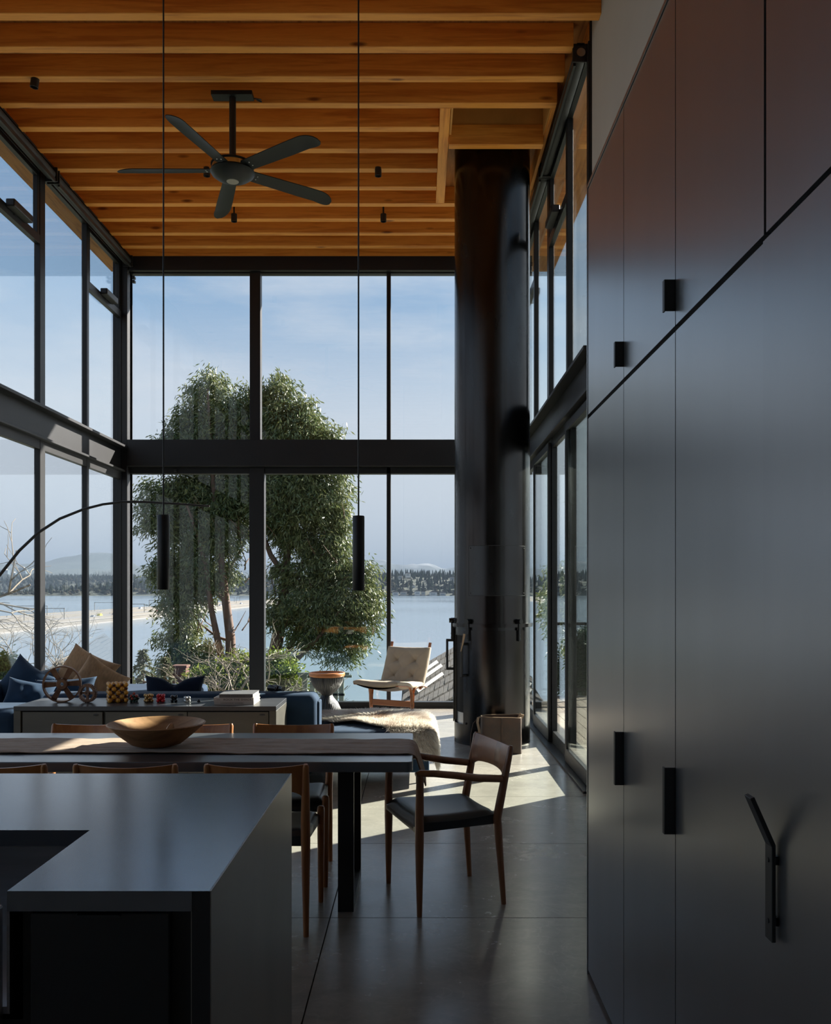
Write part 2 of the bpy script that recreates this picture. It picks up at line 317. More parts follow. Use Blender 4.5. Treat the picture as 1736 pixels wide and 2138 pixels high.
# ------------------------------------------------------------------ geometry helpers
ORI = {}
class MB:
    def __init__(self): self.v, self.f, self.t = [], [], []
    def add(self, vs, fs, tone=None):
        b = len(self.v); self.v += [tuple(p) for p in vs]; self.f += [tuple(i + b for i in q) for q in fs]
        if tone is not None: self.t += [tone] * len(fs)
        return self
    def box(self, x0, x1, y0, y1, z0, z1, mtx=None):
        vs = [Vector((x, y, z)) for z in (z0, z1) for x, y in ((x0, y0), (x1, y0), (x1, y1), (x0, y1))]
        if mtx: vs = [mtx @ p for p in vs]
        return self.add(vs, [(3, 2, 1, 0), (4, 5, 6, 7), (0, 1, 5, 4), (1, 2, 6, 5), (2, 3, 7, 6), (3, 0, 4, 7)])
    def tube(self, pts, rad, n=10, mtx=None, flat=None):
        pts = [Vector(p) for p in pts]
        if not hasattr(rad, '__len__'): rad = [rad] * len(pts)
        rings, ref = [], None
        for i, p in enumerate(pts):
            d = (pts[min(i + 1, len(pts) - 1)] - pts[max(i - 1, 0)])
            if d.length < 1e-9: d = Vector((0, 0, 1))
            d.normalize()
            if ref is None:
                ref = Vector((1, 0, 0)) if abs(d.x) < 0.9 else Vector((0, 1, 0))
            a = (ref - d * ref.dot(d)).normalized(); ref = a
            c = d.cross(a)
            r = rad[i]; ra, rb = (r, r) if not flat else (r * flat[0], r * flat[1])
            rings.append([p + a * math.cos(2 * math.pi * k / n) * ra + c * math.sin(2 * math.pi * k / n) * rb for k in range(n)])
        vs = [q for r_ in rings for q in r_]
        if mtx: vs = [mtx @ q for q in vs]
        fs = []
        for i in range(len(rings) - 1):
            for k in range(n):
                fs.append((i * n + k, i * n + (k + 1) % n, (i + 1) * n + (k + 1) % n, (i + 1) * n + k))
        fs.append(tuple(range(n - 1, -1, -1))); m_ = (len(rings) - 1) * n; fs.append(tuple(range(m_, m_ + n)))
        return self.add(vs, fs)
    def lathe(self, prof, c=(0, 0, 0), n=48, a0=0.0, a1=None, mtx=None, sx=1.0, sy=1.0):
        full = a1 is None; a1_ = a0 + 2 * math.pi if full else a1
        m_ = n if full else n + 1
        vs = []
        for r, z in prof:
            for k in range(m_):
                a = a0 + (a1_ - a0) * k / n
                vs.append(Vector((c[0] + r * math.cos(a) * sx, c[1] + r * math.sin(a) * sy, c[2] + z)))
        if mtx: vs = [mtx @ q for q in vs]
        fs = []
        for i in range(len(prof) - 1):
            for k in range(n):
                k2 = (k + 1) % m_
                fs.append((i * m_ + k, i * m_ + k2, (i + 1) * m_ + k2, (i + 1) * m_ + k))
        return self.add(vs, fs)
    def shell(self, r0, r1, z0, z1, c, a0, a1, n=24):
        """a curved plate: part of a pipe wall, closed"""
        vs = []
        for r, z in ((r0, z0), (r1, z0), (r1, z1), (r0, z1)):
            for k in range(n + 1):
                a = a0 + (a1 - a0) * k / n
                vs.append((c[0] + r * math.cos(a), c[1] + r * math.sin(a), c[2] + z))
        m_ = n + 1; fs = []
        for i in range(4):
            j = (i + 1) % 4
            for k in range(n): fs.append((i * m_ + k, i * m_ + k + 1, j * m_ + k + 1, j * m_ + k))
        fs.append((0, m_, 2 * m_, 3 * m_)); fs.append((n, 3 * m_ + n, 2 * m_ + n, m_ + n))
        return self.add(vs, fs)
    def prism(self, poly, f0, f1):
        n = len(poly)
        vs = [f0(*p) for p in poly] + [f1(*p) for p in poly]
        fs = [tuple(range(n - 1, -1, -1)), tuple(range(n, 2 * n))] + [(i, (i + 1) % n, (i + 1) % n + n, i + n) for i in range(n)]
        return self.add(vs, fs)
    def grid(self, fn, nu, nv, mtx=None, loop=False):
        vs = [Vector(fn(i / nu, j / nv)) for j in range(nv + 1) for i in range(nu + 1)]
        if mtx: vs = [mtx @ q for q in vs]
        return self.add(vs, [(j * (nu + 1) + i, j * (nu + 1) + i + 1, (j + 1) * (nu + 1) + i + 1, (j + 1) * (nu + 1) + i) for j in range(nv) for i in range(nu)])
    def slab(self, fn, nu, nv, th, mtx=None):
        """a surface given thickness th along fn's own offset: fn(u, v, side)"""
        a = [Vector(fn(i / nu, j / nv, 0)) for j in range(nv + 1) for i in range(nu + 1)]
        b = [Vector(fn(i / nu, j / nv, 1)) for j in range(nv + 1) for i in range(nu + 1)]
        vs = a + b
        if mtx: vs = [mtx @ q for q in vs]
        w = nu + 1; N = w * (nv + 1); fs = []
        for j in range(nv):
            for i in range(nu):
                q = (j * w + i, j * w + i + 1, (j + 1) * w + i + 1, (j + 1) * w + i)
                fs.append(q); fs.append(tuple(k + N for k in reversed(q)))
        for i in range(nu):
            fs.append((i + 1, i, i + N, i + 1 + N)); k = nv * w
            fs.append((k + i, k + i + 1, k + i + 1 + N, k + i + N))
        for j in range(nv):
            fs.append((j * w, (j + 1) * w, (j + 1) * w + N, j * w + N)); k = nu
            fs.append(((j + 1) * w + k, j * w + k, j * w + k + N, (j + 1) * w + k + N))
        return self.add(vs, fs)
    def ball(self, c, r, n=12, m=8, s=(1, 1, 1), mtx=None):
        vs = [Vector((0, 0, -r * s[2]))]
        for j in range(1, m):
            t = math.pi * j / m
            for k in range(n):
                a = 2 * math.pi * k / n
                vs.append(Vector((r * s[0] * math.sin(t) * math.cos(a), r * s[1] * math.sin(t) * math.sin(a), -r * s[2] * math.cos(t))))
        vs.append(Vector((0, 0, r * s[2])))
        vs = [(mtx @ q if mtx else q) + Vector(c) for q in vs]
        fs = [(0, 1 + (k + 1) % n, 1 + k) for k in range(n)]
        for j in range(m - 2):
            for k in range(n):
                a = 1 + j * n; fs.append((a + k, a + (k + 1) % n, a + n + (k + 1) % n, a + n + k))
        e_ = len(vs) - 1; a = 1 + (m - 2) * n
        fs += [(a + k, a + (k + 1) % n, e_) for k in range(n)]
        return self.add(vs, fs)
    def build(self, name, material, parent=None, smooth=False, bevel=0.0, seg=2, sub=0, origin=None, fix=False):
        o_ = Vector(ORI.get(parent, (0, 0, 0))) if parent else Vector((0, 0, 0))
        if origin is not None: o_ = Vector(origin)
        me = bpy.data.meshes.new(name)
        me.from_pydata([tuple(Vector(p) - o_) for p in self.v], [], self.f)
        if fix:
            bm = bmesh.new(); bm.from_mesh(me); bmesh.ops.recalc_face_normals(bm, faces=bm.faces); bm.to_mesh(me); bm.free()
        if self.t and len(self.t) == len(self.f):
            at = me.attributes.new('tone', 'FLOAT', 'FACE'); at.data.foreach_set('value', self.t)
        if smooth:
            me.polygons.foreach_set('use_smooth', [True] * len(me.polygons))
        me.materials.append(M[material] if isinstance(material, str) else material)
        me.update()
        ob = bpy.data.objects.new(name, me); C.objects.link(ob)
        if parent:
            ob.parent = parent; ORI[ob] = ORI.get(parent, (0, 0, 0))
        elif origin is not None:
            ob.location = o_; ORI[ob] = tuple(o_)
        if bevel:
            md = ob.modifiers.new('bevel', 'BEVEL'); md.width = bevel; md.segments = seg; md.limit_method = 'ANGLE'; md.angle_limit = R(40)
        if sub:
            md = ob.modifiers.new('sub', 'SUBSURF'); md.levels = sub; md.render_levels = sub
        if smooth and not sub:
            try: me.set_sharp_from_angle(angle=R(42))
            except Exception: pass
        return ob

def tag(o, label=None, cat=None, group=None, kind=None):
    if label: o['label'] = label
    if cat: o['category'] = cat
    if group: o['group'] = group
    if kind: o['kind'] = kind
    return o
def thing(name, label, cat, loc=(0, 0, 0), group=None, rotz=0.0):
    o = bpy.data.objects.new(name, None); C.objects.link(o); o.empty_display_size = 0.1
    o.location = loc; o.rotation_euler = (0, 0, rotz); ORI[o] = tuple(loc) if not rotz else (0, 0, 0)
    return tag(o, label, cat, group)
def struct(name, label=None, loc=(0, 0, 0)):
    o = bpy.data.objects.new(name, None); C.objects.link(o); o.location = loc; ORI[o] = tuple(loc)
    return tag(o, label, None, None, 'structure')
def copy_tree(o, parent=None):
    c = o.copy(); C.objects.link(c)
    if parent: c.parent = parent
    ORI[c] = ORI.get(o, (0, 0, 0))
    for ch in list(o.children): copy_tree(ch, c)
    return c
def inst(src, name, parent, loc, rot=None, scale=None):
    c = bpy.data.objects.new(name, src.data); C.objects.link(c); c.parent = parent
    c.location = loc
    if rot: c.rotation_euler = rot
    if scale: c.scale = scale
    for md in src.modifiers:
        n = c.modifiers.new(md.name, md.type)
        if md.type == 'BEVEL': n.width, n.segments, n.limit_method, n.angle_limit = md.width, md.segments, md.limit_method, md.angle_limit
    ORI[c] = ORI.get(parent, (0, 0, 0))
    return c
def TRS(loc, rx=0, ry=0, rz=0):
    return Matrix.Translation(loc) @ Matrix.Rotation(rz, 4, 'Z') @ Matrix.Rotation(ry, 4, 'Y') @ Matrix.Rotation(rx, 4, 'X')
# ================================================================== THE ROOM
XL, XR, YB = -3.84, 1.36, 11.60           # glass planes: left, right, back
ZJ = 5.804                                # underside of the joists
ZD = 5.994                                # underside of the roof deck

# ---- floor: saw-cut concrete slabs over a dark bed
floor = struct('floor')
MB().box(-4.1, 1.62, -3.2, 11.9, -0.30, -0.012).build('slab_bed', 'joint', floor)
rows = [4.175 + 1.219 * k for k in range(-6, 7)]
rows = [-3.2] + rows + [11.75]
cols = [-4.0, -2.85, -0.412, 1.42]
g = 0.0028
for j in range(len(rows) - 1):
    for i in range(3):
        MB().box(cols[i] + g, cols[i + 1] - g, rows[j] + g, rows[j + 1] - g, -0.03, 0.0).build('slab', 'concrete', floor)

# ---- roof deck and joists
ceiling = struct('ceiling')
hx0, hx1, hy0, hy1 = 0.295, 1.20, 7.905, 8.45
dk = MB()
dk.box(-4.3, 1.9, -3.3, hy0, ZD, ZD + 0.25); dk.box(-4.3, 1.9, hy1, 12.5, ZD, ZD + 0.25)
dk.box(-4.3, hx0, hy0, hy1, ZD, ZD + 0.25); dk.box(hx1, 1.9, hy0, hy1, ZD, ZD + 0.25)
dk.build('roof_deck', 'deck_plank', ceiling)
ch = MB()
ch.box(hx0 + 0.002, hx0 + 0.02, hy0 + 0.005, hy1 - 0.04, ZJ + 0.02, 6.59); ch.box(hx1 - 0.02, hx1 - 0.012, hy0 + 0.005, hy1 - 0.04, ZJ + 0.02, 6.59)
ch.box(hx0 - 0.03, hx1 + 0.03, hy0 - 0.05, hy0, ZD, 6.6); ch.box(hx0 + 0.002, hx1 - 0.002, hy1 - 0.035, hy1 - 0.01, 5.926, 6.59)
ch.box(hx0 - 0.05, hx1 + 0.05, hy0 - 0.05, hy1 + 0.05, 6.6, 6.63)
ch.build('flue_chase', 'ply', ceiling)
def joist(x0, x1, y0, y1, z0=ZJ, z1=ZD):
    # placed at its own centre so the grain runs along each board
    c = ((x0 + x1) / 2, (y0 + y1) / 2, (z0 + z1) / 2)
    o = MB().box(x0, x1, y0, y1, z0, z1).build('joist', 'joist', None, bevel=0.004, seg=1, origin=c)
    o.parent = ceiling
    return o
for k in range(-23, 13):
    y = 6.596 + 0.4064 * k
    if y < -3.1: continue
    x1 = XR if k <= 0 else 1.225
    if k in (4, 5, 6, 7):
        joist(-3.80, 0.196, y, y + 0.09)
        continue
    joist(-3.80, x1, y, y + 0.09)
def trimmer(x0, x1, y0, y1, z0=ZJ, z1=ZD):
    c = ((x0 + x1) / 2, (y0 + y1) / 2, (z0 + z1) / 2)
    m_ = MB().box(-(y1 - y0) / 2, (y1 - y0) / 2, -(x1 - x0) / 2, (x1 - x0) / 2, z0 - c[2], z1 - c[2])
    o = m_.build('trimmer', 'joist', None, bevel=0.004, seg=1)
    o.location = c; o.rotation_euler = (0, 0, R(90)); o.parent = ceiling
trimmer(0.198, 0.292, 7.906, 9.845)
trimmer(1.19, 1.225, 7.906, 9.845)
hd = joist(0.294, 1.188, 8.405, 8.495, 5.735, 5.925); hd.name = 'header'
# rim boards where the joists meet the walls
for x0, x1, y0, y1 in ((1.34, 1.42, 7.0, 11.7), (-3.92, -3.80, -0.88, 11.7)):
    trimmer(x0, x1, y0, y1, 5.83, ZD)

# ---- opaque walls (beside and behind the viewer)
wr = struct('wall_right')
MB().box(XR, 1.60, -3.2, 6.97, 3.05, ZD).build('wall_panel', 'wall', wr)
MB().box(XR, 1.60, -3.2, 6.66, 0, 3.05).build('wall_panel', 'wall', wr)
wlft = struct('wall_left')
MB().box(-4.0, XL, -3.2, -0.88, 0, ZD).build('wall_panel', 'wall', wlft)
wrear = struct('wall_rear')
MB().box(-4.0, 1.6, -3.3, -3.2, 0, ZD).build('wall_panel', 'white_wall', wrear)

# ---- steel: posts, header and transom beams
def steel(name, boxes, material='beam', bev=0.004, pn='beam'):
    s_ = struct(name)
    for b in boxes: MB().box(*b).build(pn, material, s_, bevel=bev, seg=1)
    return s_
steel('trim_1', [(-3.92, -3.735, 11.44, 11.66, 0, 5.83)], pn='corner_post')
steel('trim_2', [(-3.735, 1.44, 11.47, 11.66, 5.645, 5.83)], pn='header_beam')
steel('trim_3', [(-3.735, 1.44, 11.43, 11.555, 3.118, 3.46)], pn='transom_beam')
# side transoms are channels: web between two flanges, the upper one a ledge
for nm, xw, s_ in (('trim_4', XL, 1), ('trim_5', XR, -1)):
    y0 = -0.88 if s_ == 1 else 6.70
    x = lambda a, b: (min(xw + s_ * a, xw + s_ * b), max(xw + s_ * a, xw + s_ * b))
    st = struct(nm)
    MB().box(*x(-0.06, 0.02), y0, 11.44, 3.05, 3.36).build('web', 'beam', st)
    MB().box(*x(-0.06, 0.115), y0, 11.43, 3.345, 3.375).build('ledge', 'beam', st, bevel=0.003, seg=1)
    MB().box(*x(-0.06, 0.085), y0, 11.43, 3.045, 3.07).build('lower_flange', 'beam', st, bevel=0.003, seg=1)
steel('trim_6', [(1.345, 1.47, 11.46, 11.66, 0, 5.83)], pn='corner_post')
steel('trim_7', [(1.345, 1.60, 6.955, 6.985, 3.05, ZD), (1.33, 1.60, 6.64, 6.70, 0, 3.05)], pn='end_jamb', material='steel_frame')

# ---- windows: frames and panes
def window(name, members, panes, glass='glass', frame='steel_frame'):
    w = struct(name)
    for b in members: MB().box(*b).build('mullion', frame, w, bevel=0.003, seg=1)
    for b in panes: MB().box(*b).build('pane', glass, w)
    return w
bx = lambda u: PX(u, YB)
m1 = [(-3.735, bx(271), 11.55, 11.65, 3.46, 5.645), (bx(524), bx(546), 11.52, 11.65, 3.46, 5.645), (bx(808), bx(816.5), 11.54, 11.65, 3.46, 5.645),
      (1.32, 1.345, 11.55, 11.65, 3.46, 5.645), (bx(271), 1.32, 11.55, 11.65, 3.46, 3.475), (bx(271), 1.32, 11.55, 11.65, 5.632, 5.645)]
ed1 = [bx(271), bx(524), bx(546), bx(808), bx(816.5), 1.32]
p1 = [(ed1[i], ed1[i + 1], 11.592, 11.604, 3.475, 5.632) for i in (0, 2, 4)]
w1 = window('window_1', m1, p1)
m2 = [(-3.735, bx(271), 11.55, 11.65, 0.0, 3.118), (bx(523), bx(554), 11.52, 11.65, 0.0, 3.118), (bx(808), bx(816.5), 11.54, 11.65, 0.0, 3.118),
      (1.32, 1.345, 11.55, 11.65, 0.0, 3.118), (bx(271), 1.32, 11.54, 11.65, 3.035, 3.118), (bx(271), 1.32, 11.52, 11.65, 0.0, 0.078)]
ed2 = [bx(271), bx(523), bx(554), bx(808), bx(816.5), 1.32]
p2 = [(ed2[i], ed2[i + 1], 11.592, 11.604, 0.078, 3.035) for i in (0, 2, 4)]
w2 = window('window_2', m2, p2)
# small latches on the frame heads
for u, v in ((277, 578), (277, 586), (365, 982)):
    MB().box(PX(u - 2, 11.5), PX(u + 4, 11.5), 11.50, 11.56, PZ(v + 3, 11.5), PZ(v - 2, 11.5)).build('latch', 'black', w1 if v < 700 else w2, bevel=0.004)

def side_wall(xg, s_, ys, wide, awn, up, low, ysl2=None, ztop=5.83, glass_up='glass', glass_low='glass', slim=1.0):
    X = lambda a, b: (min(xg + s_ * a * slim, xg + s_ * b * slim), max(xg + s_ * a * slim, xg + s_ * b * slim))
    mu, ml, pu, pl = [], [], [], []
    yl = ysl2 or ys
    hw_ = lambda y: 0.062 if y in wide else 0.034
    for y in ys: mu.append((*X(-0.05, 0.05), y - hw_(y), y + hw_(y), 3.375, ztop))
    for y in yl: ml.append((*X(-0.05, 0.05), y - hw_(y), y + hw_(y), 0.0, 3.05))
    for i in range(len(ys) - 1):
        a, b = ys[i] + hw_(ys[i]), ys[i + 1] - hw_(ys[i + 1])
        mu += [(*X(-0.04, 0.045), a, b, 3.375, 3.42), (*X(-0.04, 0.045), a, b, 5.74, ztop)]
        if i in awn:
            mu += [(*X(-0.04, 0.05), a, b, 5.02, 5.11), (*X(-0.035, 0.04), a, a + 0.05, 5.11, 5.74), (*X(-0.035, 0.04), b - 0.05, b, 5.11, 5.74), (*X(-0.035, 0.04), a + 0.05, b - 0.05, 5.69, 5.74)]
            pu += [(*X(-0.006, 0.006), a, b, 3.42, 5.02), (*X(-0.012, 0.0), a + 0.05, b - 0.05, 5.11, 5.69)]
        else:
            pu += [(*X(-0.006, 0.006), a, b, 3.42, 5.74)]
    for i in range(len(yl) - 1):
        a, b = yl[i] + hw_(yl[i]), yl[i + 1] - hw_(yl[i + 1])
        ml += [(*X(-0.04, 0.045), a, b, 0.0, 0.13), (*X(-0.04, 0.045), a, b, 2.95, 3.05)]
        pl += [(*X(-0.006, 0.006), a, b, 0.13, 2.95)]
    wu, wl_ = window(up, mu, pu, glass_up), window(low, ml, pl, glass_low)
    for i in awn:                                    # chain actuators on the awning sashes
        yc = (ys[i] + ys[i + 1]) / 2
        MB().box(*X(0.05, 0.19 if slim > 0.6 else 0.20), yc - 0.20, yc + 0.20, 5.075, 5.15).build('actuator', 'black', wu, bevel=0.012)
        MB().box(*X(0.03, 0.06), yc - 0.03, yc + 0.03, 5.06, 5.10).build('actuator_bracket', 'black', wu)
    return wu, wl_
ysl = [-0.86, 0.38, 1.62, 2.86, 4.10, 5.32, 6.56, 7.80, 9.04, 10.28, 11.46]  # nearest bays are out of view, added to let more daylight into the room
side_wall(XL, 1, ysl, (9.04, 6.56, 4.10), (1, 3, 5, 7, 9), 'window_3', 'window_4', slim=0.62)
ysr = [7.00, 7.98, 9.12, 10.22, 11.48]
wu, wd = side_wall(XR, -1, ysr, (9.12, 8.92), (1, 3), 'window_5', 'door_1', ysl2=[6.72, 7.82, 8.92, 10.02, 11.48], glass_up='glass_green', glass_low='glass_door', slim=0.55)
# sliding door leaves step inwards: inner stiles, rails and the floor track
for y0, y1, xo in ((6.74, 7.88, 0.03), (8.88, 10.06, 0.03)):
    for b in ((XR - xo - 0.03, XR - xo, y0, y0 + 0.07, 0.02, 3.0), (XR - xo - 0.03, XR - xo, y1 - 0.07, y1, 0.02, 3.0),
              (XR - xo - 0.03, XR - xo, y0 + 0.07, y1 - 0.07, 0.02, 0.14), (XR - xo - 0.03, XR - xo, y0 + 0.07, y1 - 0.07, 2.93, 3.0)):
        MB().box(*b).build('leaf_stile', 'steel_frame', wd, bevel=0.003, seg=1)
    MB().box(XR - xo - 0.02, XR - xo - 0.012, y0 + 0.07, y1 - 0.07, 0.14, 2.93).build('pane', 'glass_door', wd)
MB().box(XR - 0.115, XR + 0.07, 6.70, 11.46, 0.0, 0.018).build('floor_track', 'steel_frame', wd)

# ---- roller shades under the roof edge
def roller(label, x, y0, y1, z, s_):
    t = thing('roller_shade', label, 'blind', (x, y0, z))
    MB().tube([(x, y0 + 0.02, z), (x, y1 - 0.02, z)], 0.052, 18).build('fabric_roll', 'shade', t, smooth=True)
    for y in (y0, y1 - 0.018):
        MB().box(x - 0.065, x + 0.065, y, y + 0.018, z - 0.07, z + 0.075).build('bracket', 'black', t, bevel=0.004, seg=1)
    MB().tube([(x, y0 - 0.012, z), (x, y0 + 0.001, z)], 0.034, 16).build('end_cap', 'stainless', t, smooth=True)
    MB().box(x - 0.01 - s_ * 0.045, x + 0.01 - s_ * 0.045, y0 + 0.03, y1 - 0.03, z - 0.085, z - 0.045).build('hem_bar', 'black', t)
    MB().box(x - 0.03, x + 0.03, y0, y1, z + 0.06, z + 0.08).build('mounting_rail', 'black', t)
roller('charcoal roller shade above the glass wall, next to the tall dark cabinets', 1.285, 7.02, 9.0, 5.765, 1)
roller('charcoal roller shade above the sliding doors, running behind the steel flue', 1.285, 9.02, 11.42, 5.765, 1)
roller('charcoal roller shade above the sofa windows, ending at the corner post', -3.72, 9.08, 11.42, 5.74, -1)
roller('charcoal roller shade above the arc lamp, over an awning sash', -3.72, 6.58, 9.04, 5.74, -1)

# ---- glass guard outside the middle window
gd = thing('glass_guard', 'clear frameless glass guard panel outside the lower middle window', 'guard', (-1.2, 11.76, -0.1))
MB().box(PX(531, 11.76), PX(812, 11.76), 11.755, 11.77, -0.1, PZ(1308, 11.76)).build('panel', 'glass_guard', gd)
MB().box(PX(531, 11.76), PX(812, 11.76), 11.74, 11.785, -0.2, -0.02).build('shoe', 'steel_frame', gd)

# ---- terrace beyond the sliding doors
terr = struct('deck_terrace')
MB().box(1.50, 4.3, 4.5, 13.4, -0.45, -0.09).build('joist_bed', 'joint', terr)
bd = MB().box(-0.067, 0.067, -4.45, 4.45, -0.028, 0.0).build('deck_board', 'deck', None); bd.parent = terr; bd.location = (1.575, 8.95, -0.06)
for k in range(1, 20):
    inst(bd, 'deck_board', terr, (1.575 + 0.142 * k, 8.95, -0.06))
rl = thing('mesh_railing', 'dark steel railing with square wire mesh at the terrace edge', 'railing', (2.9, 13.3, -0.06))
MB().box(1.52, 4.30, 13.27, 13.33, 1.00, 1.045).build('top_rail', 'steel_frame', rl)
MB().box(1.52, 4.30, 13.285, 13.315, 0.03, 0.06).build('bottom_rail', 'steel_frame', rl)
for x in (1.54, 2.9, 4.27): MB().box(x - 0.02, x + 0.02, 13.28, 13.32, -0.06, 1.0).build('post', 'steel_frame', rl)
mw = MB()
for k in range(28): mw.box(1.56 + 0.1 * k, 1.564 + 0.1 * k, 13.298, 13.302, 0.06, 1.0)
for k in range(10): mw.box(1.52, 4.30, 13.298, 13.302, 0.12 + 0.095 * k, 0.124 + 0.095 * k)
mw.build('wire_mesh', 'steel_frame', rl)
# ================================================================== KITCHEN WALL: tall cabinets
XC = 0.68
ZS, ZT = 2.228, 3.152
yc = [3.563, 2.941, 2.351, 1.747]
def bent_pull(parent, y, z0, z1, w=0.034):
    # a folded flat bar gripping the door edge, standing off the face
    p_ = MB().box(XC - 0.029, XC + 0.002, y - 0.003, y + 0.003, z0, z1).build('pull', 'black', parent, bevel=0.001, seg=1)
    MB().box(XC - 0.029, XC - 0.025, y, y + 0.016, z0, z1).build('pull_lip', 'black', p_)
names = ['tall slim black steel cabinet at the end by the glass doors', 'tall black steel cabinet second from the glass doors, with edge pull',
         'tall black steel cabinet with blank face beside the bent bar handle']
for i in range(3):
    y1, y0 = yc[i], yc[i + 1]
    t = thing('tall_cabinet', names[i], 'cabinet', (1.0, (y0 + y1) / 2, 0))
    MB().box(XC + 0.022, 1.355, y0 + 0.001, y1 - 0.001, 0.0, ZT - 0.012).build('carcass', 'cab_body', t)
    gp = 0.003
    dl = MB().box(XC, XC + 0.02, y0 + gp, y1 - gp, 0.02, ZS - 0.008).build('lower_door', 'cab', t)
    du = MB().box(XC, XC + 0.02, y0 + gp, y1 - gp, ZS + 0.008, ZT - 0.016).build('upper_door', 'cab', t)
    MB().box(XC - 0.004, 1.355, y0, y1, ZT - 0.012, ZT).build('top_panel', 'cab', t)
    if i == 0:
        MB().box(XC - 0.002, 1.355, y1, y1 + 0.012, 0.0, ZT).build('end_panel', 'cab', t)
    if i < 2:
        bent_pull(dl, y0 + 0.004, 0.892, 1.068)
        bent_pull(du, y0 + 0.004, 2.275, 2.358)
t = thing('tall_cabinet', 'tall black steel built-in door with the bent upright bar handle', 'cabinet', (1.0, 1.38, 0))
MB().box(XC + 0.022, 1.355, 0.402, 1.745, 0.0, ZT - 0.012).build('carcass', 'cab_body', t)
MB().box(XC - 0.004, XC + 0.02, 0.405, 1.744, 0.02, ZS - 0.008).build('lower_door', 'cab', t)
MB().box(XC, XC + 0.02, 0.405, 1.738, ZS + 0.008, ZT - 0.016).build('upper_door', 'cab', t)
MB().box(XC - 0.004, 1.355, 0.402, 1.745, ZT - 0.012, ZT).build('top_panel', 'cab', t)
# the handle: a flat bar screwed upright, its upper end bent away from the door
hy = 1.677
hz = lambda v: PZ(v, hy)
prof = [(XC - 0.012, hz(1962)), (XC - 0.012, hz(1760)), (XC - 0.052, hz(1660)), (XC - 0.060, hz(1660) - 0.003), (XC - 0.020, hz(1764)), (XC - 0.020, hz(1962))]
hb = MB().prism(prof, lambda x, z: (x, hy - 0.016, z), lambda x, z: (x, hy + 0.016, z)).build('bar_handle', 'black', t, bevel=0.001, seg=1, fix=True)
for v in (1795, 1922):
    MB().tube([(XC - 0.0215, hy, hz(v)), (XC - 0.0195, hy, hz(v))], 0.0045, 10).build('screw', 'ink_dark', hb, smooth=True)
    MB().box(XC - 0.014, XC - 0.002, hy - 0.008, hy + 0.008, hz(v) - 0.008, hz(v) + 0.008).build('standoff', 'black', hb)

# ================================================================== ISLAND
IX, IY0, IY1, IZ = -0.428, 1.844, 3.02, 0.915
sx, sy = -0.851, 2.31
isl = thing('kitchen_island', 'dark steel-topped kitchen island with a waterfall end and sink', 'island', (-1.6, 2.43, 0))
th = 0.042
IL = -2.9
tp = MB()
tp.box(sx, IX - 0.004, IY0, IY1, IZ - th, IZ); tp.box(IL, sx, sy, IY1, IZ - th, IZ); tp.box(IL, -1.75, IY0, sy, IZ - th, IZ)
tp.build('worktop', 'isl_top', isl)
MB().prism([(IX - 0.042, 0.0), (IX, 0.0), (IX, IZ), (IX - 0.0035, IZ), (IX - 0.042, IZ - th)], lambda x, z: (x, IY0, z), lambda x, z: (x, IY1, z)).build('waterfall_end', 'isl_side', isl, fix=True)
MB().box(IX - 0.04, IX - 0.0025, IY0 - 0.0012, IY0, 0.0, IZ - 0.001).build('end_edge', 'black', isl)
MB().box(IL, IX - 0.043, IY0 + 0.03, IY1 - 0.03, 0.09, IZ - 0.28).build('carcass', 'cab_body', isl)
MB().box(IL, IX - 0.043, sy + 0.03, IY1 - 0.03, IZ - 0.28, IZ - th).build('carcass_back', 'cab_body', isl)
MB().box(sx + 0.02, IX - 0.043, IY0 + 0.03, sy + 0.03, IZ - 0.28, IZ - th).build('carcass_side', 'cab_body', isl)
MB().box(IL, IX - 0.05, IY0 + 0.09, IY1 - 0.05, 0.0, 0.09).build('plinth', 'black', isl)
dx0, dx1 = sx + 0.045, IX - 0.09
zz = [0.10, 0.355, 0.612, 0.868]
for k in range(3):
    d = MB().box(dx0, dx1, IY0 + 0.008, IY0 + 0.03, zz[k] + 0.002, zz[k + 1] - 0.002).build('drawer', 'cab_body', isl, bevel=0.0015, seg=1)
    MB().box((dx0 + dx1) / 2 - 0.045, (dx0 + dx1) / 2 + 0.045, IY0 - 0.004, IY0 + 0.02, zz[k + 1] - 0.006, zz[k + 1] - 0.002).build('edge_pull', 'black', d)
# apron-front steel sink
sk = thing('apron_sink', 'stainless apron-front sink let into the island top', 'sink', (-1.3, 2.1, 0.6))
s0, s1 = -1.75, sx
MB().box(s0, s1 - 0.012, IY0 - 0.014, IY0 + 0.012, 0.62, IZ - 0.03).build('apron', 'stainless', sk, bevel=0.006)
MB().box(s0, s1, IY0 + 0.012, sy, 0.655, 0.67).build('basin_floor', 'stainless', sk)
MB().box(s1 - 0.006, s1, IY0 + 0.012, sy, 0.67, IZ - th).build('basin_side', 'stainless', sk)
MB().box(s0, s0 + 0.006, IY0 + 0.012, sy, 0.67, IZ - th).build('basin_side', 'stainless', sk)
MB().box(s0, s1, sy - 0.006, sy, 0.67, IZ - th).build('basin_back', 'stainless', sk)
MB().lathe([(0.0, 0.0), (0.04, 0.0), (0.044, 0.003)], (-1.3, 2.12, 0.671), 20).build('drain', 'chrome', sk, smooth=True)

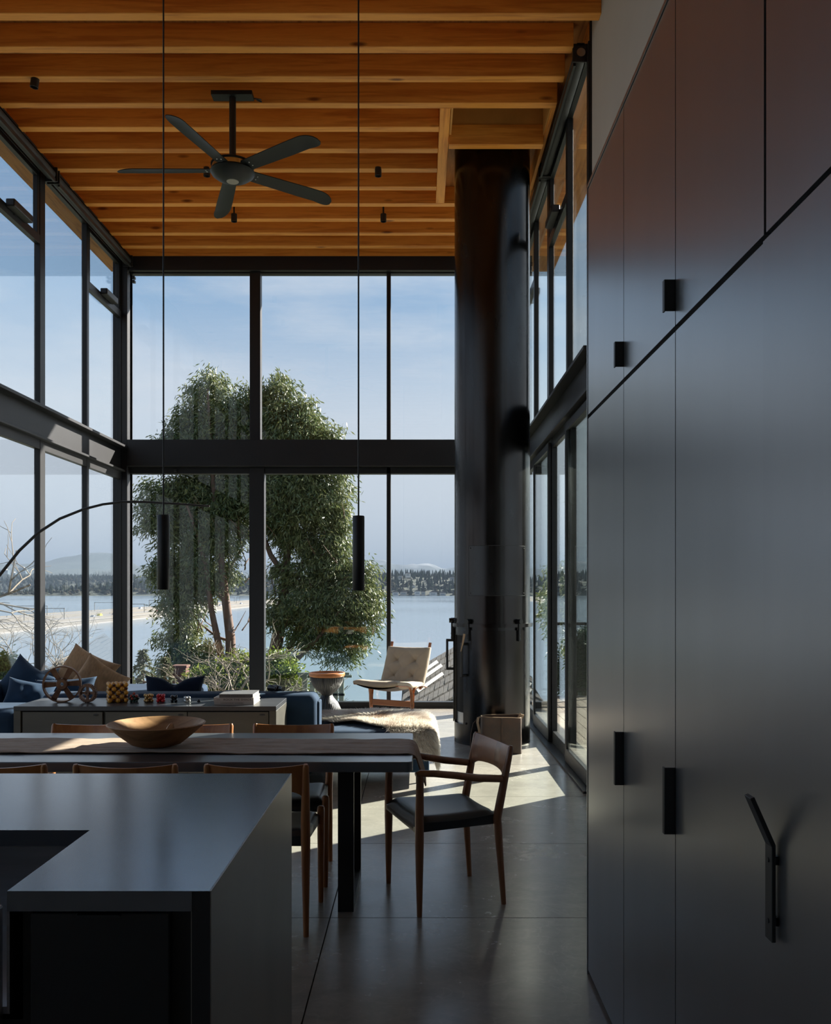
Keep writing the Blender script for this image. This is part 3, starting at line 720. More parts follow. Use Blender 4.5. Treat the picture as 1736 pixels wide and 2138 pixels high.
# ================================================================== DINING TABLE
TX0, TX1, TY0, TY1, TZ = -2.56, -0.024, 4.12, 4.955, 0.74
tb = thing('dining_table', 'long black oak dining table on U-shaped slab legs', 'table', ((TX0 + TX1) / 2, 4.53, 0))
def rrect(x0, x1, y0, y1, r, n=6):
    p = []
    for cx, cy, a in ((x1 - r, y1 - r, 0), (x0 + r, y1 - r, 90), (x0 + r, y0 + r, 180), (x1 - r, y0 + r, 270)):
        for k in range(n + 1): p.append((cx + r * math.cos(R(a + 90 * k / n)), cy + r * math.sin(R(a + 90 * k / n))))
    return p
MB().prism(rrect(TX0, TX1, TY0, TY1, 0.03), lambda x, y: (x, y, TZ - 0.048), lambda x, y: (x, y, TZ)).build('tabletop', 'table', tb, bevel=0.004, fix=True)
for x in (-0.382, -2.27):
    f = MB()
    f.box(x, x + 0.075, 4.25, 4.29, 0, TZ - 0.048); f.box(x, x + 0.075, 4.77, 4.81, 0, TZ - 0.048)
    f.box(x, x + 0.075, 4.29, 4.77, 0, 0.04); f.box(x, x + 0.075, 4.29, 4.77, TZ - 0.088, TZ - 0.048)
    f.build('leg', 'black', tb)
MB().box(-2.2, -0.38, 4.40, 4.66, TZ - 0.075, TZ - 0.048).build('apron_board', 'black', tb)

# ---- table runner, its end falling over the table end
random.seed(3)
def runner(u, v, s):
    L = 2.75
    x = -2.60 + L * u
    w = 0.205 + 0.006 * math.sin(9 * u + 1) + 0.006 * noise.noise(Vector((u * 14, 0, 3)))
    y = 4.515 + (v - 0.5) * 2 * w + 0.01 * math.sin(u * 5)
    wr = 0.005 * noise.noise(Vector((x * 3.2, y * 26, 0))) + 0.004 * noise.noise(Vector((x * 9, y * 40, 5)))
    z = TZ + 0.009 + max(-0.005, wr)
    if s == 1: z -= 0.004
    xe = TX1 - 0.03
    if x > xe:
        d = x - xe
        r_ = 0.05
        if d < r_ * 1.4: a = d / r_; x2 = xe + r_ * math.sin(a); z2 = r_ * (math.cos(a) - 1)
        else: a = 1.4; x2 = xe + r_ * math.sin(a) + (d - r_ * a) * 0.30; z2 = r_ * (math.cos(a) - 1) - (d - r_ * a) * 0.95
        x = x2 + (0.006 if s == 0 else 0); z += z2
        y += -0.22 * max(0, d - 0.04) * (v - 0.5) * 2 + 0.02 * math.sin(v * 14) * min(1, d * 6)
    return (x, y, z)
tag(MB().slab(runner, 150, 22, 0.004).build('table_runner', 'runner', None, smooth=True), 'crinkled brown linen runner down the middle of the dining table', 'runner')

# ---- carved bowl with three pods
bc = (PX(327, 4.50), 4.50, TZ + 0.0105)
bw = thing('wooden_bowl', 'wide hand-carved brown wooden bowl on the table runner', 'bowl', bc)
MB().lathe([(0.0, 0.0), (0.085, 0.0), (0.125, 0.012), (0.185, 0.06), (0.236, 0.105), (0.243, 0.112), (0.236, 0.116), (0.224, 0.108), (0.17, 0.058), (0.11, 0.022), (0.0, 0.016)], bc, 64).build('bowl_body', 'bowl', bw, smooth=True, fix=True)
for k, (dx, dy, rz, ry, ln) in enumerate(((-0.03, -0.01, 25, 18, 0.05), (0.06, 0.01, 70, 55, 0.055), (0.115, -0.015, 10, 20, 0.04))):
    p = thing('seed_pod', ['ribbed brown wooden pod lying flat inside the bowl, apart from the other two', 'ribbed wooden pod standing tilted on end inside the bowl', 'smallest ribbed wooden pod, against the bowl side'][k], 'pod', (bc[0] + dx, bc[1] + dy, bc[2] + 0.045), 'wooden pods in the bowl')
    MB().ball((bc[0] + dx, bc[1] + dy, bc[2] + 0.05 + 0.012 * (k == 1)), ln, 14, 10, (1.0, 0.38, 0.42), Matrix.Rotation(R(rz), 3, 'Z') @ Matrix.Rotation(R(-ry), 3, 'Y')).build('husk', 'nut', p, smooth=True)
    mt = Matrix.Rotation(R(rz), 3, 'Z') @ Matrix.Rotation(R(-ry), 3, 'Y')
    cc = Vector((bc[0] + dx, bc[1] + dy, bc[2] + 0.05 + 0.012 * (k == 1)))
    for j in range(5):
        a = R(-60 + 75 * j)
        pts = [cc + mt @ Vector((ln * 0.97 * math.cos(q), ln * 0.40 * math.sin(q) * math.cos(a), ln * 0.44 * math.sin(q) * math.sin(a))) for q in [math.pi * i / 10 for i in range(11)]]
        MB().tube(pts, 0.0022, 6).build('rib', 'bowl', p, smooth=True)

# ================================================================== DINING CHAIRS
def back_rail(w, ztop, zbot, yb, bow, dip, th):
    # bent rail between the back posts: hollow towards the sitter, top edge sagging a little
    def fn(u, v, s):
        t_ = u * 2 - 1
        x = t_ * w
        zt = ztop - dip * (1 - t_ * t_)
        e = abs(t_) ** 8
        zb = zbot + 0.012 * (1 - t_ * t_) - 0.045 * e
        z = zb + (zt - zb) * v
        y = yb(z) - bow * (1 - t_ * t_) + (th if s == 0 else 0) * (1 - 0.35 * abs(2 * v - 1) ** 3)
        return (x, y, z)
    return fn
def make_chair(name, label, wood, arm=False):
    t = thing(name, label, 'chair', (0, 0, 0))
    wf, wr_, yf, yr = (0.253, 0.212, 0.215, -0.20) if arm else (0.232, 0.208, 0.205, -0.205)
    ztop = 0.772
    yb = lambda z: yr + 0.012 - max(0, z - 0.42) * 0.20
    for s in (-1, 1):
        # back post
        zs = [0, 0.12, 0.28, 0.42, 0.52, 0.62, 0.70, ztop - 0.012, ztop]
        rs = [0.0125, 0.0145, 0.0185, 0.0215, 0.0205, 0.0185, 0.0165, 0.0145, 0.009]
        pts = [(s * (wr_ + 0.012 * (1 - min(1, z / 0.42)) * (1 if arm else 0.5) + max(0, z - 0.45) * 0.03), yr - 0.03 * max(0, 0.42 - z) / 0.42 + 0.012 - max(0, z - 0.42) * 0.20, z) for z in zs]
        MB().tube(pts, rs, 12).build('back_leg', wood, t, smooth=True)
        # front leg
        if arm:
            zs = [0, 0.15, 0.35, 0.46, 0.56, 0.64, 0.668]; rs = [0.0125, 0.0165, 0.0215, 0.0215, 0.0195, 0.018, 0.0165]
            pts = [(s * (wf - 0.004 * z), yf + 0.012 - 0.02 * max(0, z - 0.46), z) for z in zs]
        else:
            zs = [0, 0.12, 0.30, 0.40, 0.455, 0.468, 0.473]; rs = [0.012, 0.0145, 0.0175, 0.0185, 0.0185, 0.0165, 0.010]
            pts = [(s * wf, yf + 0.01, z) for z in zs]
        MB().tube(pts, rs, 12).build('front_leg', wood, t, smooth=True)
        if arm:
            ys = [yf + 0.030, yf + 0.008, yf - 0.06, yf - 0.17, yf - 0.29, yb(0.60) + 0.02]
            zz_ = [0.667, 0.672, 0.668, 0.652, 0.628, 0.612]
            xs = [wf - 0.003, wf - 0.003, wf + 0.004, wf + 0.004, wf - 0.015, wr_ + 0.004]
            rr = [0.012, 0.019, 0.0195, 0.0205, 0.022, 0.0215]
            MB().tube([(s * x, y, z) for x, y, z in zip(xs, ys, zz_)], rr, 12, flat=(1.15, 0.85)).build('armrest', wood, t, smooth=True)
    MB().slab(back_rail(wr_ + 0.010, ztop - 0.001, 0.625 if arm else 0.645, yb, 0.035, 0.012, 0.017), 28, 8, 0.017).build('back_rail', wood, t, smooth=True, fix=True)
    # upholstered seat: saddle curve, rolled edges
    def seat(u, v, s):
        a, b = u * 2 - 1, v * 2 - 1
        e = (max(0, abs(a)) ** 10 + abs(b) ** 10)
        hw = (wr_ + (wf - wr_) * v) - 0.004
        x = a * hw; y = yr + 0.012 + (yf - yr + (0.018 if arm else 0.012)) * v
        if s == 0:
            z = 0.458 + 0.012 * a * a - 0.010 * (1 - b * b) - 0.030 * min(1, e) ** 1.5
            if v > 0.8: z -= 0.02 * ((v - 0.8) / 0.2) ** 2
        else: z = 0.392 + 0.0 * a
        return (x, y, z)
    MB().slab(seat, 24, 24, 0.05).build('seat', 'leather', t, smooth=True, fix=True)
    return t
proto = make_chair('dining_chair', 'teak dining chair with black seat', 'teak')
CX = (-0.71, -1.285, -1.86)
lab_n = ['teak dining chair on the island side of the table, next to the armchair', 'teak dining chair on the island side of the table, middle one of three', 'teak dining chair on the island side of the table, farthest from the armchair']
lab_f = ['teak dining chair on the sofa side of the table, next to the armchair', 'teak dining chair on the sofa side of the table, behind the wooden bowl', 'teak dining chair on the sofa side of the table, farthest from the armchair']
for i, x in enumerate(CX):
    for far in (0, 1):
        c = proto if (i == 0 and not far) else copy_tree(proto)
        c.location = (x, 4.825 if far else 4.172, 0)
        c.rotation_euler = (0, 0, R(180) if far else 0)
        tag(c, (lab_f if far else lab_n)[i], 'chair', 'teak chairs around the dining table')
ac = make_chair('armchair', 'dark walnut armchair with black leather seat at the head of the table', 'walnut', arm=True)
ac.location = (0.142, 4.502, 0); ac.rotation_euler = (0, 0, R(108.6))

# ================================================================== PENDANTS, FAN, SPOTS
for k, (u, lb) in enumerate(((341.5, 'black cylinder pendant lamp hanging above the wooden bowl'), (749, 'black cylinder pendant lamp hanging over the armchair end of the table'))):
    y = 4.45; x = PX(u, y); z0 = PZ(1231 + 2 * k, y); z1 = PZ(1075 + 2 * k, y)
    t = thing('pendant_lamp', lb, 'lamp', (x, y, z0), 'pendant lamps over the dining table')
    MB().lathe([(0.024, 0.01), (0.0285, 0.0), (0.030, 0.002), (0.030, z1 - z0 - 0.004), (0.027, z1 - z0), (0.004, z1 - z0)], (x, y, z0), 28).build('shade', 'black', t, smooth=True)
    MB().lathe([(0.0, 0.03), (0.024, 0.03), (0.024, 0.01)], (x, y, z0), 20).build('inner_disc', 'ink_dark', t, smooth=True)
    MB().tube([(x, y, z1 - 0.005), (x, y, ZJ + 0.19)], 0.0042, 8).build('cord', 'black', t, smooth=True)
    MB().lathe([(0.0, -0.03), (0.055, -0.03), (0.06, -0.025), (0.06, 0.0)], (x, y, ZD), 24).build('ceiling_cup', 'black', t, smooth=True)

fy = 7.66; fx = PX(486, fy); fz = PZ(365, fy)
fan = thing('ceiling_fan', 'charcoal five-blade ceiling fan on a long rod below the joists', 'fan', (fx, fy, fz))
MB().box(fx - 0.175, fx + 0.175, 7.605, 7.715, 5.765, 5.80).build('mounting_plate', 'fan', fan)
MB().tube([(fx + 0.18, 7.69, 5.775), (fx + 0.24, 7.68, 5.76), (fx + 0.21, 7.66, 5.745), (fx + 0.25, 7.66, 5.73)], 0.006, 6).build('cable', 'ink_dark', fan, smooth=True)
MB().tube([(fx, fy, fz + 0.08), (fx, fy, 5.77)], 0.029, 18).build('down_rod', 'black', fan, smooth=True)
MB().lathe([(0.0, 0.10), (0.16, 0.10), (0.185, 0.085), (0.185, 0.075), (0.175, 0.07), (0.0, 0.07)], (fx, fy, fz), 48).build('motor_cap', 'fan', fan, smooth=True)
MB().lathe([(0.0, 0.07), (0.176, 0.07), (0.176, 0.03), (0.0, 0.03)], (fx, fy, fz), 48).build('chrome_band', 'chrome', fan, smooth=True)
MB().lathe([(0.0, 0.03), (0.186, 0.03), (0.19, 0.018), (0.18, 0.0), (0.14, -0.03), (0.085, -0.052), (0.055, -0.058), (0.0, -0.058)], (fx, fy, fz), 48).build('motor_bowl', 'fan', fan, smooth=True)
MB().lathe([(0.0, -0.062), (0.05, -0.062), (0.053, -0.057)], (fx, fy, fz), 28).build('light_lens', 'lens', fan, smooth=True)
for k in range(5):
    a = R(180 + 72 * k)
    def blade(u, v, s, tip=False):
        r_ = (0.17 + 0.66 * u) if not tip else (0.83 + 0.15 * u)
        w0 = 0.062 + 0.012 * min(1, (r_ - 0.17) / 0.5)
        if tip: w0 = 0.074 * math.sqrt(max(0.0, 1 - (u * 0.97) ** 2.6))
        y = (v * 2 - 1) * w0 + (0.018 * u if tip else 0)
        z = 0.008 - y * 0.22 - 0.05 * (y / 0.074) ** 2 * 0.12 + (0.0 if s == 0 else -0.007)
        if tip: z += -0.02 * u * u
        return (r_, y, z)
    mtx = Matrix.Translation((fx, fy, fz + 0.035)) @ Matrix.Rotation(a, 4, 'Z')
    bl = MB().slab(lambda u, v, s: blade(u, v, s), 12, 8, 0, mtx).build('blade', 'fan', fan, smooth=True, fix=True)
    MB().slab(lambda u, v, s: blade(u, v, s, True), 10, 8, 0, mtx).build('blade_tip', 'fan', bl, smooth=True, fix=True)
    for dy in (-0.02, 0.02):
        MB().ball(mtx @ Vector((0.225, dy, -0.002 - dy * 0.22)), 0.0065, 8, 6).build('bolt', 'steel_bolt', bl, smooth=True)
spots = [(71, 7.45, 'beside the roller shade above the arc lamp'), (432, 9.05, 'behind the fan hub'), (790, 9.05, 'beside the cord of the pendant near the armchair'), (489, 10.17, 'under the far joists beyond the fan'), (801, 10.17, 'under the far joists towards the flue')]
for u, y, w in spots:
    x = PX(u, y)
    t = thing('ceiling_spotlight', 'black cylinder downlight between the joists ' + w, 'spotlight', (x, y, 5.735), 'ceiling downlights')
    mt = Matrix.Translation((x, y, 5.735)) @ Matrix.Rotation(R(8 if u < 100 else 0), 4, 'Y')
    MB().lathe([(0.0, 0.02), (0.026, 0.02), (0.030, 0.0), (0.034, 0.0), (0.034, 0.085), (0.0, 0.085)], (0, 0, 0), 20, mtx=mt).build('housing', 'black', t, smooth=True)
    MB().tube([(x, y, 5.81), (x, y, ZD)], 0.010, 8).build('stem', 'black', t, smooth=True)
# ================================================================== CONSOLE AND WHAT STANDS ON IT
KX0, KX1, KY0, KY1, KZ = -2.897, -1.015, 6.377, 6.88, 0.70
con = thing('console_cabinet', 'long low dark oak console with three flush doors behind the dining table', 'console', ((KX0 + KX1) / 2, 6.63, 0))
MB().box(KX0, KX1, KY0, KY1, KZ - 0.032, KZ).build('top', 'console_top', con, bevel=0.002, seg=1)
for x in (KX0, KX1 - 0.05): MB().box(x, x + 0.05, KY0 + 0.002, KY1, 0, KZ - 0.032).build('side', 'console', con, bevel=0.002, seg=1)
MB().box(KX0 + 0.05, KX1 - 0.05, KY0 + 0.03, KY1 - 0.01, 0.06, KZ - 0.04).build('carcass', 'cab_body', con)
dw = [(KX0 + 0.06, PX(213, KY0)), (PX(219, KY0), PX(390, KY0)), (PX(391.5, KY0), KX1 - 0.056)]
for a, b in dw:
    d = MB().box(a, b, KY0 + 0.008, KY0 + 0.03, 0.07, KZ - 0.040).build('door', 'console', con, bevel=0.002, seg=1)
    MB().ball((b - 0.045, KY0 + 0.0085, KZ - 0.062), 0.02, 14, 8, (1.1, 0.12, 0.4)).build('finger_pull', 'ink_dark', d, smooth=True)

def wheel_matrix(x, y, z, rz): return Matrix.Translation((x, y, z)) @ Matrix.Rotation(R(rz), 4, 'Z') @ Matrix.Rotation(R(90), 4, 'X')
wy = 6.62; wx = PX(130, wy); Rw = 0.135
wh = thing('iron_wheel', 'large rusty brown six-spoked iron wheel standing on the console', 'wheel', (wx, wy, KZ))
mt = wheel_matrix(wx, wy, KZ + Rw, 14)
MB().lathe([(Rw - 0.010, -0.032), (Rw, -0.032), (Rw, 0.032), (Rw - 0.010, 0.032), (Rw - 0.010, -0.032)], n=64, mtx=mt).build('rim', 'rust', wh, smooth=True, fix=True)
MB().lathe([(0.014, -0.03), (0.036, -0.03), (0.036, -0.02), (0.042, -0.01), (0.042, 0.02), (0.036, 0.03), (0.014, 0.03), (0.014, -0.03)], n=32, mtx=mt).build('hub', 'rust', wh, smooth=True, fix=True)
for k in range(6):
    a = R(60 * k + 2)
    q = mt @ Matrix.Rotation(a, 4, 'Z')
    MB().prism([(0.03, -0.016), (Rw - 0.006, -0.021), (Rw - 0.006, 0.021), (0.03, 0.016)], lambda x, y: q @ Vector((x, y, -0.006)), lambda x, y: q @ Vector((x, y, 0.006))).build('spoke', 'rust', wh, bevel=0.002, fix=True)
gx, gy = PX(183, 6.60), 6.60; Rg = 0.066
gr = thing('gear_wheel', 'small rusty toothed gear wheel beside the larger iron wheel', 'gear', (gx, gy, KZ))
mt2 = wheel_matrix(gx, gy, KZ + Rg + 0.004, -6)
prof = []
nt = 34
for k in range(nt):
    for f_, r_ in ((0.0, Rg - 0.006), (0.25, Rg - 0.006), (0.36, Rg + 0.004), (0.80, Rg + 0.004), (0.92, Rg - 0.006)):
        a = 2 * math.pi * (k + f_) / nt; prof.append((r_ * math.cos(a), r_ * math.sin(a)))
inner = [((Rg - 0.017) * math.cos(2 * math.pi * k / len(prof)), (Rg - 0.017) * math.sin(2 * math.pi * k / len(prof))) for k in range(len(prof))]
n_ = len(prof); gm = MB()
vs_ = [mt2 @ Vector((x, y, z)) for z in (-0.017, 0.017) for lst in (prof, inner) for x, y in lst]
fs_ = []
for i in range(n_):
    j = (i + 1) % n_
    fs_ += [(i, j, n_ + j, n_ + i), (2 * n_ + j, 2 * n_ + i, 3 * n_ + i, 3 * n_ + j), (i, j, 2 * n_ + j, 2 * n_ + i), (n_ + j, n_ + i, 3 * n_ + i, 3 * n_ + j)]
gm.add(vs_, fs_).build('toothed_rim', 'rust', gr, fix=True)
MB().lathe([(0.007, -0.018), (0.018, -0.018), (0.018, 0.018), (0.007, 0.018), (0.007, -0.018)], n=24, mtx=mt2).build('hub', 'rust', gr, smooth=True, fix=True)
for k in range(4):
    q2 = mt2 @ Matrix.Rotation(R(90 * k), 4, 'Z')
    MB().box(0.014, Rg - 0.012, -0.009, 0.009, -0.006, 0.006, q2).build('spoke', 'rust', gr, bevel=0.002)

# ---- ball sculptures
unit_ball = {}
def ball_set(name, label, u, y, items, rz=20.0):
    """items: list of (x, y, z, r, material) in local metres, z from the console top"""
    t = thing(name, label, 'sculpture', (PX(u, y), y, KZ), 'ball sculptures on the console')
    t.rotation_euler = (0, 0, R(rz)); ORI[t] = (0, 0, 0)
    for x, yy, z, r, m_ in items:
        key = m_
        if key not in unit_ball:
            o = MB().ball((0, 0, 0), 1.0, 14, 10).build('ball', m_, t, smooth=True)
            unit_ball[key] = o
        else:
            o = inst(unit_ball[key], 'ball', t, (0, 0, 0))
        o.parent = t; o.location = (x, yy, z); o.scale = (r, r, r)
    return t
def lattice(n, a, r, keep, mat_fn):
    out = []
    for i in range(n):
        for j in range(n):
            for k in range(n):
                if keep(i, j, k):
                    m_, rr = mat_fn(i, j, k)
                    out.append(((i - (n - 1) / 2) * a, (j - (n - 1) / 2) * a, r + k * a, rr, m_))
    return out
surf = lambda n: (lambda i, j, k: i in (0, n - 1) or j in (0, n - 1) or k in (0, n - 1))
ball_set('ball_sculpture', 'cube of ochre balls with small dark red beads between them', 245, 6.64,
         lattice(5, 0.0285, 0.0165, surf(5), lambda i, j, k: ('ochre', 0.0172) if (i + j + k) % 2 == 0 else ('oxblood', 0.0095)), 24)
oct_ = []
for k, n2 in enumerate((3, 4, 3, 1)):
    for i in range(n2):
        for j in range(n2):
            if n2 == 4 and (i in (0, 3) and j in (0, 3)): continue
            hue = 'brick_red' if (k == 3 or (k == 2 and (i + j) % 2 == 0) or (k == 1 and (i, j) in ((1, 0), (3, 2)))) else 'green'
            oct_.append(((i - (n2 - 1) / 2) * 0.0195, (j - (n2 - 1) / 2) * 0.0195, 0.0105 + k * 0.0175, 0.0105, hue))
ball_set('ball_sculpture', 'pyramid of dark green and brick red balls beside the ochre cube', 280, 6.63, oct_, 12)
fcc = lambda i, j, k: (i + j + k) % 2 == 0
ball_set('ball_sculpture', 'cluster of shiny gold balls between the pyramid and the red cluster', 310.5, 6.62, lattice(3, 0.0185, 0.0128, fcc, lambda i, j, k: ('gold', 0.0128)), 38)
ball_set('ball_sculpture', 'cluster of glossy red balls', 336, 6.62, lattice(3, 0.0180, 0.0128, fcc, lambda i, j, k: ('red', 0.0128)), 8)
bcc = [(sx_ * 0.0135, sy_ * 0.0135, 0.0125 + sz_ * 0.027, 0.0125, 'blk_ball') for sx_ in (-1, 1) for sy_ in (-1, 1) for sz_ in (0, 1)] + [(0, 0, 0.026, 0.011, 'blk_ball')]
ball_set('ball_sculpture', 'cluster of nine larger glossy black balls', 363.5, 6.62, bcc, 14)
ball_set('ball_sculpture', 'cluster of silver balls between the black cluster and the tiny black one', 391, 6.62, [(a_ * 0.0115, b_ * 0.0115, 0.0112 + c_ * 0.0215, 0.0112, 'silver') for a_ in (-1, 1) for b_ in (-1, 1) for c_ in (0, 1)] + [(0, 0, 0.022, 0.01, 'silver')], 30)
ball_set('ball_sculpture', 'tiny cluster of four black beads next to the books', 415, 6.62, [(-0.006, 0, 0.0062, 0.0062, 'blk_ball'), (0.006, 0, 0.0062, 0.0062, 'blk_ball'), (0, 0.0095, 0.0062, 0.0062, 'blk_ball'), (0, 0.003, 0.0165, 0.0062, 'blk_ball')], 0)

# ---- books with their spine lettering
def lettering(text, size, material, parent, loc, align='LEFT', sx_=1.0):
    cu = bpy.data.curves.new('lettering', 'FONT'); cu.body = text; cu.size = size; cu.align_x = align; cu.align_y = 'CENTER'; cu.extrude = 0.0004
    cu.space_character = 1.08
    tmp = bpy.data.objects.new('lettering_tmp', cu); C.objects.link(tmp)
    dg = bpy.context.evaluated_depsgraph_get()
    me = bpy.data.meshes.new_from_object(tmp.evaluated_get(dg))
    bpy.data.objects.remove(tmp, do_unlink=True); bpy.data.curves.remove(cu)
    me.materials.clear(); me.materials.append(M[material])
    o = bpy.data.objects.new('lettering', me); C.objects.link(o)
    o.parent = parent; po = Vector(ORI[parent]); o.location = Vector(loc) - po; o.rotation_euler = (R(90), 0, 0); o.scale = (sx_, 1, 1)
    return o
def book(label, x0, x1, y0, y1, z0, z1, cover):
    t = thing('book', label, 'book', ((x0 + x1) / 2, (y0 + y1) / 2, z0), 'books stacked on the console')
    c = MB()
    c.box(x0, x1, y0, y1, z0, z0 + 0.003); c.box(x0, x1, y0, y1, z1 - 0.003, z1); c.box(x0, x1, y0, y0 + 0.004, z0 + 0.003, z1 - 0.003)
    c.build('cover', cover, t)
    MB().box(x0 + 0.004, x1 - 0.004, y0 + 0.005, y1 - 0.005, z0 + 0.003, z1 - 0.003).build('page_block', 'paper', t)
    return t
by = 6.47
bu = lambda u: PX(u, by)
z_a, z_b, z_c, z_d = KZ, KZ + 0.023, KZ + 0.051, KZ + 0.077
b1 = book('pale book at the bottom of the stack on the console', bu(447.5), bu(530), by, by + 0.27, z_a, z_b, 'cover_cream')
lettering('CONTEMPORARY INTERIORS', 0.0105, 'ink', b1, (bu(461), by - 0.0003, z_a + 0.011), sx_=1.12)
b2 = book('cream book in the middle of the stack, lettered in black capitals', bu(446.5), bu(530), by - 0.003, by + 0.265, z_b, z_c, 'cover_cream')
lettering('ROCK THE SHACK', 0.0195, 'ink_dark', b2, (bu(467), by - 0.0033, z_b + 0.014), sx_=1.18)
MB().box(bu(453), bu(460), by - 0.0036, by - 0.003, z_b + 0.0125, z_b + 0.0145).build('spine_mark', 'ink', b2)
b3 = book('grey book on top of the stack, dark letters on its spine', bu(457.5), bu(528), by + 0.006, by + 0.27, z_c, z_d, 'cover_grey')
lettering('VINTAGE INDUSTRIAL', 0.0155, 'ink_dark', b3, (bu(459), by + 0.0057, z_c + 0.012), sx_=1.12)
MB().box(bu(523), bu(525.5), by + 0.0055, by + 0.006, z_c + 0.008, z_c + 0.013).build('spine_mark', 'ink_dark', b3)

# ================================================================== ARC LAMP
al = thing('arc_lamp', 'tall thin black arc lamp curving over the sofa', 'lamp', (-3.24, 6.15, 0))
ay = 6.15
MB().lathe([(0.0, 0.0), (0.16, 0.0), (0.16, 0.02), (0.15, 0.028), (0.0, 0.028)], (-3.24, ay, 0), 36).build('base', 'black', al, smooth=True)
pts = [(-3.24, ay, 0.02)] + [(PX(u, ay), ay, PZ(v, ay)) for u, v in ((-96, 1380), (-72, 1300), (-38, 1245), (0, 1200), (40, 1150), (80, 1112), (125, 1083), (175, 1063), (215, 1053), (255, 1048), (300, 1048), (370, 1052), (438, 1057))]
MB().tube(pts, [0.014, 0.013, 0.012, 0.0115, 0.011, 0.0105, 0.010, 0.0095, 0.009, 0.0085, 0.0085, 0.008, 0.0075, 0.0065], 10).build('arm', 'black', al, smooth=True)

# ================================================================== SOFA
so = thing('sectional_sofa', 'navy velvet sectional sofa with an open chaise end', 'sofa', (-2.0, 7.5, 0))
def pad(name, b, bev, material='sofa', parent=None):
    return MB().box(*b).build(name, material, parent or so, smooth=True, bevel=bev, seg=5)
pad('base', (-3.62, -0.83, 6.98, 8.2, 0.09, 0.28), 0.02)
pad('back_cushion', (-2.95, -0.79, 6.93, 7.2, 0.16, 0.722), 0.06)
pad('seat_cushion', (-2.40, -0.82, 7.2, 8.2, 0.27, 0.44), 0.05)
pad('base', (-3.70, -2.42, 8.2, 10.3, 0.09, 0.28), 0.02)
pad('seat_cushion', (-3.57, -2.42, 7.2, 10.3, 0.27, 0.45), 0.05)
pad('side_back', (-3.74, -3.58, 6.55, 10.3, 0.12, 0.74), 0.07)
pad('corner_cushion', (-3.40, -2.97, 6.62, 7.15, 0.10, 0.64), 0.08)
pad('chaise_base', (-0.80, 0.09, 6.98, 7.80, 0.10, 0.27), 0.02)
pad('chaise_cushion', (-0.81, 0.10, 6.90, 7.82, 0.26, 0.435), 0.06)
pad('piping', (-0.80, -0.772, 6.99, 7.16, 0.30, 0.66), 0.013)
for x, y in ((0.0, 7.08), (-0.7, 7.05), (0.0, 7.7), (-2.9, 7.05), (-3.55, 8.5), (-2.5, 10.2), (-3.55, 10.2)):
    MB().tube([(x, y, 0), (x, y, 0.11)], 0.016, 10).build('foot', 'black', so, smooth=True)

def pillow(name, label, w, h, t_, loc, rx, ry, rz, material, seed, pleat=False):
    random.seed(seed)
    def fn(sgn):
        def f(u, v):
            a, b = u * 2 - 1, v * 2 - 1
            x = w / 2 * a * (1 - 0.10 * (1 - b * b)); y = h / 2 * b * (1 - 0.13 * (1 - a * a))
            if b > 0 and pleat: y -= 0.055 * math.exp(-(a / 0.30) ** 2) * b
            z = sgn * t_ / 2 * max(0.0, (1 - a * a) * (1 - b * b)) ** 0.42
            z += sgn * 0.012 * noise.noise(Vector((a * 2.2 + seed, b * 2.2, sgn))) * (1 - a * a) * (1 - b * b) * 2
            if pleat: z -= sgn * 0.02 * math.exp(-((a - 0.05 * math.sin(b * 4)) / 0.05) ** 2) * (0.5 + 0.5 * b) * (1 - a * a)
            return (x, y, z)
        return f
    q = TRS(loc, R(rx), R(ry), R(rz))
    m_ = MB(); m_.grid(fn(1), 26, 22, q); m_.grid(lambda u, v: fn(-1)(1 - u, v), 26, 22, q)
    o = m_.build(name, material, None, smooth=True, origin=loc)
    bm = bmesh.new(); bm.from_mesh(o.data); bmesh.ops.remove_doubles(bm, verts=bm.verts, dist=0.0004); bm.to_mesh(o.data); bm.free()
    return tag(o, label, 'pillow')
pillow('pillow', 'dark navy rectangular pillow with a pinched top, against the sofa back', 0.50, 0.36, 0.16, (PX(364, 7.42), 7.40, 0.645), 74, 0, 0, 'sofa_dark', 1, True)
pillow('pillow', 'navy velvet square pillow stacked at the sofa corner, pointing up', 0.40, 0.42, 0.18, (PX(48, 7.75), 7.75, 0.70), 72, 32, -6, 'sofa', 2)
pillow('pillow', 'navy velvet pillow in front of the upright corner pillow', 0.38, 0.28, 0.17, (PX(60, 7.35), 7.35, 0.655), 62, 12, 14, 'sofa', 3)
pillow('pillow', 'long navy pillow lying behind the iron wheel', 0.52, 0.26, 0.15, (PX(136, 7.62), 7.62, 0.655), 66, -3, 4, 'sofa', 4)
pillow('pillow', 'large tan canvas pillow leaning in the sofa corner beyond the navy ones', 0.60, 0.50, 0.20, (PX(176, 8.9), 8.9, 0.68), 62, 20, -20, 'brown_pillow', 5)
pillow('pillow', 'second tan canvas pillow slumped behind the gear wheel', 0.46, 0.46, 0.20, (PX(203, 8.55), 8.55, 0.63), 60, 34, 12, 'brown_pillow', 6)

